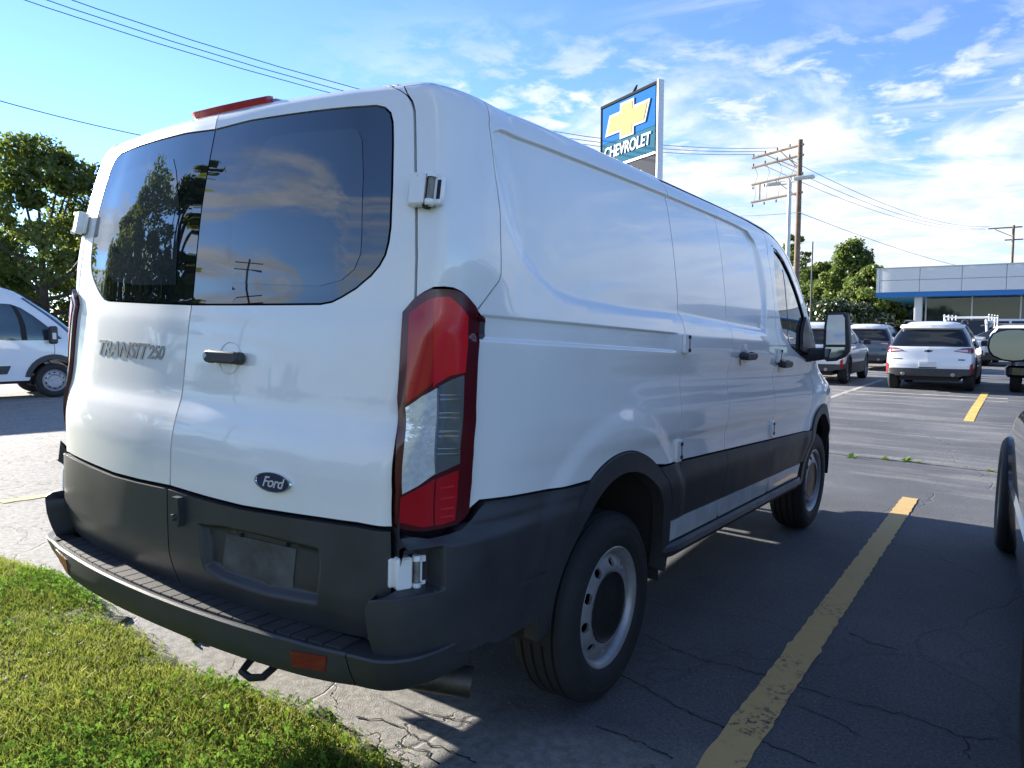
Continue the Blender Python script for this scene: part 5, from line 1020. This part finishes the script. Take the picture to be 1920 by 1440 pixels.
def crossover(label, pnt, roofp, xy, rz, wr=.345, L=4.40, detail=True, d=.06, plate=True, group=None, name='crossover', W=1.80, H=1.61, wo=0.0, clad=None):
    k = suv_skin(L, W, H); o = empty(name); place(o, xy[0], xy[1], rz); tag(o, label, 'car', group); belt = 1.02
    ya, yb = -L/2+.86, L/2-.86; BPm = clad or MATS['black_plastic']; GLd = mat('car_glass', (.008, .010, .012), .03, spec=.7)
    def arc(c, r, n=18, z0=.35): return k.ST([(c+r*math.cos(a), z0+r*math.sin(a)) for a in np.linspace(0, math.pi, n)])
    for f_ in ((lambda p: p), mir):
        lo = .52; bot = [(0, lo)]+[k.ST([(ya-.43, lo)])[0]]+arc(ya, .40)[::-1][1:-1]+[k.ST([(ya+.43, lo)])[0], k.ST([(yb-.43, lo)])[0]]+arc(yb, .40)[::-1][1:-1]+[k.ST([(yb+.43, lo)])[0], (k.end-.001, lo)]
        bot = [q for q in bot if q[1] >= lo-1e-6]
        k.panel('body_panel', f_(bot+[(k.end-.001, belt), (0, belt)]), pnt, o, d=d, gap=0, lip=.03)
        cl_ = [(0, .38), k.RT([(W*.36, .38)])[0], k.ST([(ya-.42, .42)])[0]]+[q for q in arc(ya, .375, 22)[::-1]]+[k.ST([(ya+.36, .24)])[0], k.ST([(yb-.36, .24)])[0]]+[q for q in arc(yb, .375, 22)[::-1]]+[k.ST([(yb+.36, .26)])[0], (k.end-.001, .26), (k.end-.001, .53)]
        ot = [k.ST([(yb+.44, .53)])[0]]+arc(yb, .43, 18)[1:-1]+[k.ST([(yb-.44, .53)])[0], k.ST([(ya+.44, .53)])[0]]+arc(ya, .43, 18)[1:-1]+[k.ST([(ya-.44, .53)])[0], (0, .53)]
        k.panel('lower_cladding', f_(cl_+[q for q in ot if q[1] >= .53-1e-6]), BPm, o, off=.012, d=d, gap=0, lip=.06)
        # glass house: rear glass, side glass, windshield as one dark band with pillars over it
        top = H-.13
        k.panel('windows', f_([(0, belt+.004), (k.end-.001, belt+.004), (k.end-.001, top), (0, top)]), GLd, o, off=-.012, d=d, gap=0, lip=0)
        for (y0, y1, y2, y3) in ((-L/2+.30, -L/2+.62, -L/2+1.02, -L/2+.78), (.10, .22, .12, .02), (.98, 1.22, .56, .42)):
            k.panel('pillar', f_([(k.ss(y0, belt), belt), (k.ss(y1, belt), belt), (k.ss(y2, top-.02), top), (k.ss(y3, top-.02), top)]), pnt, o, off=.0, d=d, gap=0, lip=.014)
        k.panel('roof', f_([(0, top), (k.end-.001, top), (k.end-.001, H+W/2-.01), (0, H+W/2-.01)]), roofp, o, d=d*1.3, gap=0, lip=0)
        MB().tube([(( 1 if f_([(1, 0)])[0][0] > 0 else -1)*W*.33, y, H-.02+.05*math.sin(math.pi*(y+1.6)/2.3)**.3 if -1.58 < y < .68 else H-.05) for y in np.linspace(-1.6, .7, 9)], .018, 6).build('roof_rail', BPm, o)
        # tail lamp
        sg = 1 if f_([(1, 0)])[0][0] > 0 else -1
        k.panel('tail_lamp', f_(k.RT([(W*.27, .92), (W*.46, .87)])+k.ST([(-L/2+.38, .90), (-L/2+.42, .99)])+k.RT([(W*.46, 1.0), (W*.36, .985)])), mat('car_red', (.22, .01, .012), .15, coat=1), o, off=.008, d=.04, gap=0, lip=.02)
        k.panel('tail_lamp_lens', f_(k.RT([(W*.29, .925), (W*.42, .905), (W*.42, .955), (W*.34, .955)])), mat('car_lamp_clear', (.55, .5, .5), .2, coat=1), o, off=.013, d=.04, gap=0, lip=.01)
        k.panel('bumper_reflector', f_(k.RT([(W*.455, .44), (W*.475, .44), (W*.475, .66), (W*.455, .62)])), mat('car_red2', (.35, .015, .015), .3), o, off=.02, d=.03, gap=0, lip=.01)
        m_ = MB(); m_.rbox((sg*(W/2+.08), .80, 1.07), (.19, .10, .15), .04); m_.build('door_mirror', BPm if detail else pnt, o)
        put_wheel(o, sg*(W/2-.125+wo), ya, wr, sg, scale=wr/TYR, caps=False, disc_mat=mat('alloy_dark', (.10, .10, .11), .35, metal=.8)); put_wheel(o, sg*(W/2-.125+wo), yb, wr, sg, scale=wr/TYR, caps=False, disc_mat=MATS['alloy_dark'])
    k.panel('rear_valance', k.RT([(-W*.36, .36), (W*.36, .36), (W*.40, .40), (W*.455, .50), (W*.30, .50), (W*.22, .46), (-W*.22, .46), (-W*.30, .50), (-W*.455, .50), (-W*.40, .40)]), BPm, o, off=.022, d=.06, gap=0, lip=.03)
    k.panel('tailgate_spoiler', k.RT([(-W*.34, H-.19), (W*.34, H-.19), (W*.35, H-.115), (-W*.35, H-.115)]), roofp, o, off=.055, d=.05, gap=0, lip=.06)
    for sg in (1, -1): MB().lathe([(.0, -.005), (.035, -.005), (.042, 0), (.045, .015), (.045, .06)], 12, Matrix.Translation((sg*.50, -L/2-.005, .40))@Matrix.Rotation(math.radians(-90), 4, 'X')).build('exhaust_tip', MATS['dull_chrome'], o)
    MB().box((-.6, -L/2+.25, .24), (.6, L/2-.3, .34)).build('underbody', MATS['underbody'], o)
    for x0, x1, z0, z1 in ((-W*.40, -W*.29, .725, .745), (W*.33, W*.40, .72, .745)): k.panel('rear_script', k.RT([(x0, z0), (x1, z0), (x1, z1), (x0, z1)]), MATS['seal'], o, off=.003, d=.05, gap=0, lip=.003)
    hw_ = .085; k.panel('gate_emblem', k.RT([(x*hw_, .92+y*hw_*.7) for x, y in bt]), MATS['seal'], o, off=.006, d=.03, gap=0, lip=.006)
    if plate: k.panel('number_plate', k.RT([(-.17, .545), (.17, .545), (.17, .685), (-.17, .685)]), mat('plate_white', (.6, .6, .6), .5), o, off=.012, d=.06, gap=0, lip=.01); k.panel('plate_frame', k.RT([(-.175, .538), (.175, .538), (.175, .56), (-.175, .56)]), MATS['seal'], o, off=.016, d=.06, gap=0, lip=.012)
    return o
PW = paint('car_white', (.74, .75, .76)); PG = paint('car_grey', (.10, .115, .12), .3); PS_ = paint('car_silver', (.66, .67, .68), .05); PB = paint('car_black', (.006, .006, .007))
q = ghit(1738, 734); crossover('white crossover with black bumper parked ahead, its rear facing the camera', PW, PW, (q[0], q[1]+2.1), 0.0, d=.05)
q = ghit(1585, 724); crossover('silver white crossover half hidden behind the van mirror', PS_, PW, (q[0]-1.0, q[1]+2.3), 0.0)
q = at_depth(1618, 690, 26); crossover('grey crossover with white roof in the row behind the silver one', PG, PW, (q[0], q[1]+2.0), 0.0, d=.08)
q = ghit(1885, 738); crossover('black crossover seen past the nearest black vehicle mirror', PB, PB, (q[0]+.95, q[1]+2.1), 0.0)
q = at_depth(1868, 690, 29); crossover('white crossover parked sideways in front of the showroom', PW, PW, (q[0]+.3, q[1]+.8), math.radians(62), d=.08)
# black vehicle on the right of the camera
BLK = crossover('large black vehicle at right edge, its mirror and left wheels in view', PB, PB, (0, 0), 0.0, wr=.39, L=4.95, d=.035, plate=False, W=2.0, H=1.80, name='black_vehicle', wo=.03, clad=PB)
hd = math.radians(3.0); BLK.rotation_mode = 'XYZ'; BLK.rotation_euler = (0, 0, hd)
pv = Euler((0, 0, hd)).to_matrix()@Vector((-1.0, 4.95/2-.86, 0)); fw = at_plane(1886, 760, 1, 3.55); BLK.location = (fw[0]-pv.x+.03, 3.55-pv.y, 0)
MIRY = 2.72; mo2 = empty('door_mirror', parent=BLK); bpy.context.view_layer.update(); bi_ = BLK.matrix_world.inverted()
for ch in list(BLK.children):
    if ch.type == 'MESH' and ch.name.startswith('door_mirror'): bpy.data.objects.remove(ch)
def bm(px, py, dy=0): return bi_@Vector(at_plane(px, py, 1, MIRY))+Vector((0, dy, 0))
OUT = [(1851, 650), (1853, 636), (1860, 625), (1873, 619), (1890, 616), (1912, 615.5), (1930, 618), (1938, 628), (1938, 655), (1932, 670), (1920, 678), (1900, 679), (1878, 676), (1860, 668), (1853, 659)]
G_ = [bm(*p) for p in OUT]; cg = sum(G_, Vector())/len(G_); n_ = len(G_); shp = lambda kk, dy: [cg+(p-cg)*kk+Vector((0, dy, 0)) for p in G_]
m = MB(); m.grid([shp(.90, .004), shp(.93, -.004), shp(1, .0), shp(1.0, .05), shp(.85, .12), shp(.4, .16)], close=True); m.add(shp(.4, .16), [list(range(n_))[::-1]]); m.build('mirror_shell', MATS['black_gloss'], mo2, sharp=60)
m = MB(); m.add(shp(.91, .003), [list(range(n_))]); m.build('mirror_glass', mat('mirror_dark', (.10, .11, .125), .03, metal=1.0), mo2)
a_ = bm(1905, 682); m = MB(); m.rbox((a_.x+.03, a_.y+.05, a_.z-.045), (.16, .08, .07), .03); m.build('mirror_foot', MATS['black_gloss'], mo2)

# white cargo van on the left, seen side on
def side_van():
    o = empty('cargo_van'); tag(o, 'white high nosed cargo van at the left edge of the lot', 'van')
    L = 5.4; w = 1.0; p = at_depth(102, 733, 15.5); rz = math.radians(-12)
    place(o, 0, 0); hdv = Vector((math.sin(-rz), math.cos(rz), 0))
    # local: y forward, front wheel at y=1.55, right side +x
    c = Vector((p[0], p[1], 0))-Euler((0, 0, rz)).to_matrix()@Vector((w-.12, 1.75, 0)); place(o, c.x, c.y, rz)
    plan = [(0, 0), (.7, .02), (.94, .08), (1.0, .25), (1.0, 1.5), (1.0, 3.6), (.99, 4.3), (.95, 4.85), (.85, 5.15), (.6, 5.33), (0, 5.4)]
    X = ([.2, .4, .8, 1.2, 1.5, 2.1, 2.3, 2.4, 2.5, 3.3], [.97, .99, 1.0, 1.0, .97, .90, .84, .76, .65, 0]); Z = ([.2, 2.1, 2.3, 2.4, 2.5, 3.3], [.2, 2.1, 2.28, 2.33, 2.35, 2.38])
    R = ([.2, 2.3, 2.5, 3.3], [0, .05, .15, .4]); F = ([.2, .6, .9, 1.05, 1.15, 1.3, 1.45, 1.9, 2.15, 2.3, 2.5, 3.3], [.05, 0, .06, .16, .26, .42, .56, 1.10, 1.45, 1.9, 2.3, 2.5])
    k = Skin(plan, X, Z, R, F, L, 1.0, (.1, .9), None, .36); yf, yb = 1.75, -1.45; zf = .34
    def arc(cy, r, n=18): return k.ST([(cy+r*math.cos(a), zf+r*math.sin(a)) for a in np.linspace(0, math.pi, n)])
    for f_ in ((lambda q: q), mir):
        sg = 1 if f_([(1, 0)])[0][0] > 0 else -1
        lo = .36; pl = [(0, lo), k.ST([(yb-.45, lo)])[0]]+[q for q in arc(yb, .43)[::-1] if q[1] > lo]+[k.ST([(yb+.45, lo)])[0], k.ST([(yf-.45, lo)])[0]]+[q for q in arc(yf, .43)[::-1] if q[1] > lo]+[k.ST([(yf+.45, lo)])[0], (k.end-.001, lo), (k.end-.001, 2.38), (0, 2.38)]
        wn_ = k.ST([(.40, 1.30), (.60, 1.20), (.95, 1.15), (1.70, 1.15), (1.92, 1.18), (1.80, 1.30), (1.42, 1.65), (1.22, 1.80), (1.05, 1.87), (.42, 1.90)])
        k.panel('body', f_(pl), PW, o, d=.07, gap=0, lip=.04, holes=[f_(wn_)]); k.panel('side_window', f_(wn_), mat('van_glass', (.03, .045, .05), .03, spec=.7), o, off=-.012, d=.08, gap=0, lip=0)
        k.panel('window_post', f_(k.ST([(1.20, 1.155), (1.30, 1.155), (1.14, 1.83), (1.05, 1.86)])), MATS['seal'], o, off=-.004, d=.06, gap=0, lip=.01)
        k.panel('arch_trim', f_([q for q in arc(yf, .53) if q[1] > .36]+[q for q in arc(yf, .43)[::-1] if q[1] > .36]), MATS['black_plastic'], o, off=.012, d=.05, gap=0, lip=.05)
        k.panel('side_moulding', f_(k.ST([(-.75, .50), (.93, .50), (1.0, .66), (-.75, .66)])), MATS['black_plastic'], o, off=.012, d=.06, gap=0, lip=.02)
        ribbon_pts = k.ST([(1.10, .95), (1.12, .80), (1.10, .62)]); k.panel('door_seam', f_(k.ST([(1.735, .80), (1.745, .80), (1.745, 1.13), (1.735, 1.13)])), MATS['seal'], o, off=.001, d=.05, gap=0, lip=.004)
        k.panel('windshield', f_([(k.ss(2.05, 1.2)+.12, 1.30), (k.end-.001, 1.28), (k.end-.001, 2.05), (k.ss(1.15, 1.9)+.35, 2.0)]), MATS['van_glass'], o, off=.004, d=.08, gap=0, lip=.01)
        MB().rbox((sg*1.13, 1.72, 1.27), (.16, .16, .36), .06).build('door_mirror', MATS['black_plastic'], o)
        if sg > 0: MB().rbox((1.222, 1.72, 1.25), (.03, .07, .13), .012).build('mirror_lamp', mat('lamp_white', (.7, .7, .7), .3), o)
        MB().rbox((sg*1.01, .32, 1.02), (.05, .10, .22), .02).build('door_handle', MATS['black_plastic'], o)
        for y in (yf, yb): put_wheel(o, sg*(w-.115), y, .345, sg, spin=.3, scale=.345/TYR, caps=False)
        MB().lathe([(0, .068), (.06, .066), (.085, .058), (.09, .045)], 24, Matrix.Translation((sg*(w-.115), yf, .345))@Matrix.Rotation(sg*math.pi/2, 4, 'Y')).build('hub_cap', MATS['wheel_steel'], o)
        m_ = MB(); m_.grid([[(sg*x, yf+.42*math.cos(a), zf+.42*math.sin(a)) for a in np.linspace(-.2, math.pi+.2, 18)] for x in (.98, .55)]); m_.build('wheel_liner', MATS['underbody'], o)
    MB().box((-.85, -2.2, .30), (.85, 2.3, .42)).build('underbody', MATS['underbody'], o); return o
side_van()
# work truck with ladder rack, facing the camera
def work_truck():
    o = empty('pickup_truck'); q = at_depth(1808, 690, 31); place(o, q[0], q[1]+1.0, math.radians(176)); tag(o, 'white pickup truck with ladder rack facing the camera', 'truck')
    w = .98; m = MB()
    rows = []
    for y, hw_, zb, zt_ in ((2.75, .86, .45, .98), (2.70, .93, .42, 1.06), (2.3, .97, .40, 1.13), (1.35, .98, .38, 1.17), (-.4, .98, .36, 1.15), (-2.7, .97, .4, 1.15)):
        rows.append([(-hw_*.97, y, zb), (-hw_, y, zb+.2), (-hw_, y, zt_-.12), (-hw_*.93, y, zt_), (0, y, zt_+.03), (hw_*.93, y, zt_), (hw_, y, zt_-.12), (hw_, y, zb+.2), (hw_*.97, y, zb)])
    m.grid(rows); m.add(rows[0], [list(range(9))]); m.add(rows[-1], [list(range(9))[::-1]]); m.build('body', PW, o, sharp=40)
    g_ = MB(); T = [[(-.86, 1.45, 1.16), (.86, 1.45, 1.16), (.70, .72, 1.80), (-.70, .72, 1.80)]]; g_.add(T[0], [[0, 1, 2, 3]]); g_.build('windshield', MATS['car_glass'], o)
    cab = MB(); A = [(-.93, 1.40, 1.14), (.93, 1.40, 1.14), (.74, .70, 1.80), (-.74, .70, 1.80)]; Bk = [(-.93, -.75, 1.14), (.93, -.75, 1.14), (.76, -.62, 1.82), (-.76, -.62, 1.82)]
    cab.add([(x*.995, y-.02, z) for x, y, z in A]+Bk, [[3, 2, 6, 7], [4, 5, 1, 0], [5, 4, 7, 6], [0, 3, 7, 4], [1, 5, 6, 2]]); cab.build('cab', PW, o)
    for sg in (1, -1):
        MB().add([(sg*.925, 1.15, 1.2), (sg*.925, -.5, 1.2), (sg*.80, -.45, 1.70), (sg*.80, .62, 1.70)], [[0, 1, 2, 3]]).build('side_window', MATS['car_glass'], o); MB().tube([(sg*.84, 1.40, 1.16), (sg*.72, .70, 1.80)], .05, 6).build('pillar', PW, o)
        MB().rbox((sg*.66, 2.72, .86), (.42, .10, .20), .04).build('headlamp', mat('headlamp', (.6, .62, .64), .15, coat=1), o); MB().rbox((sg*1.12, 1.2, 1.22), (.20, .10, .28), .04).build('door_mirror', MATS['black_plastic'], o)
        for y in (1.85, -1.75): put_wheel(o, sg*.86, y, .38, sg, scale=.38/TYR, caps=False)
        for y in (.55, -.5, -1.5, -2.5): MB().tube([(sg*.80, y, 1.15 if y < 0 else 1.78), (sg*.80, y, 2.05)], .03, 6).build('rack_post', PW, o)
        MB().tube([(sg*.80, .75, 1.98), (sg*.80, -2.6, 1.98)], .03, 6).build('rack_rail', PW, o)
    for y in (.55, -1.0, -2.5): MB().tube([(-.82, y, 1.93), (.82, y, 1.93)], .028, 6).build('rack_bar', PW, o)
    MB().rbox((0, 2.76, .80), (.90, .06, .26), .03).build('grille', MATS['seal'], o); MB().rbox((0, 2.78, .52), (1.8, .14, .2), .05).build('front_bumper', MATS['black_plastic'], o)
work_truck()
def bed_truck():
    o = empty('pickup_truck'); q = at_depth(1905, 660, 36); place(o, q[0], q[1], math.radians(98)); tag(o, 'white pickup truck parked broadside by the showroom glass', 'truck')
    m = MB(); m.rbox((0, 0, .86), (1.98, 5.9, .80), .18); m.build('body', PW, o); m = MB()
    m.add([(-.93, 1.65, 1.22), (.93, 1.65, 1.22), (.93, -.75, 1.22), (-.93, -.75, 1.22), (-.74, .95, 1.92), (.74, .95, 1.92), (.74, -.55, 1.92), (-.74, -.55, 1.92)], [[4, 5, 6, 7][::-1], [0, 1, 5, 4][::-1], [1, 2, 6, 5][::-1], [2, 3, 7, 6][::-1], [3, 0, 4, 7][::-1]]); m.build('cab', PW, o)
    for sg in (1, -1):
        for y0, y1, t0, t1 in ((.42, 1.40, .42, .92), (-.62, .32, -.50, .32)): MB().add([(sg*.925, y0, 1.27), (sg*.925, y1, 1.27), (sg*.785, t1, 1.82), (sg*.785, t0, 1.82)], [[0, 1, 2, 3]]).build('side_window', MATS['car_glass'], o)
        for y in (1.85, -1.85): put_wheel(o, sg*.86, y, .40, sg, scale=.40/TYR, caps=False)
    MB().rbox((0, -1.9, 1.29), (1.99, 2.05, .06), .02).build('bed_rail', PW, o)
bed_truck()
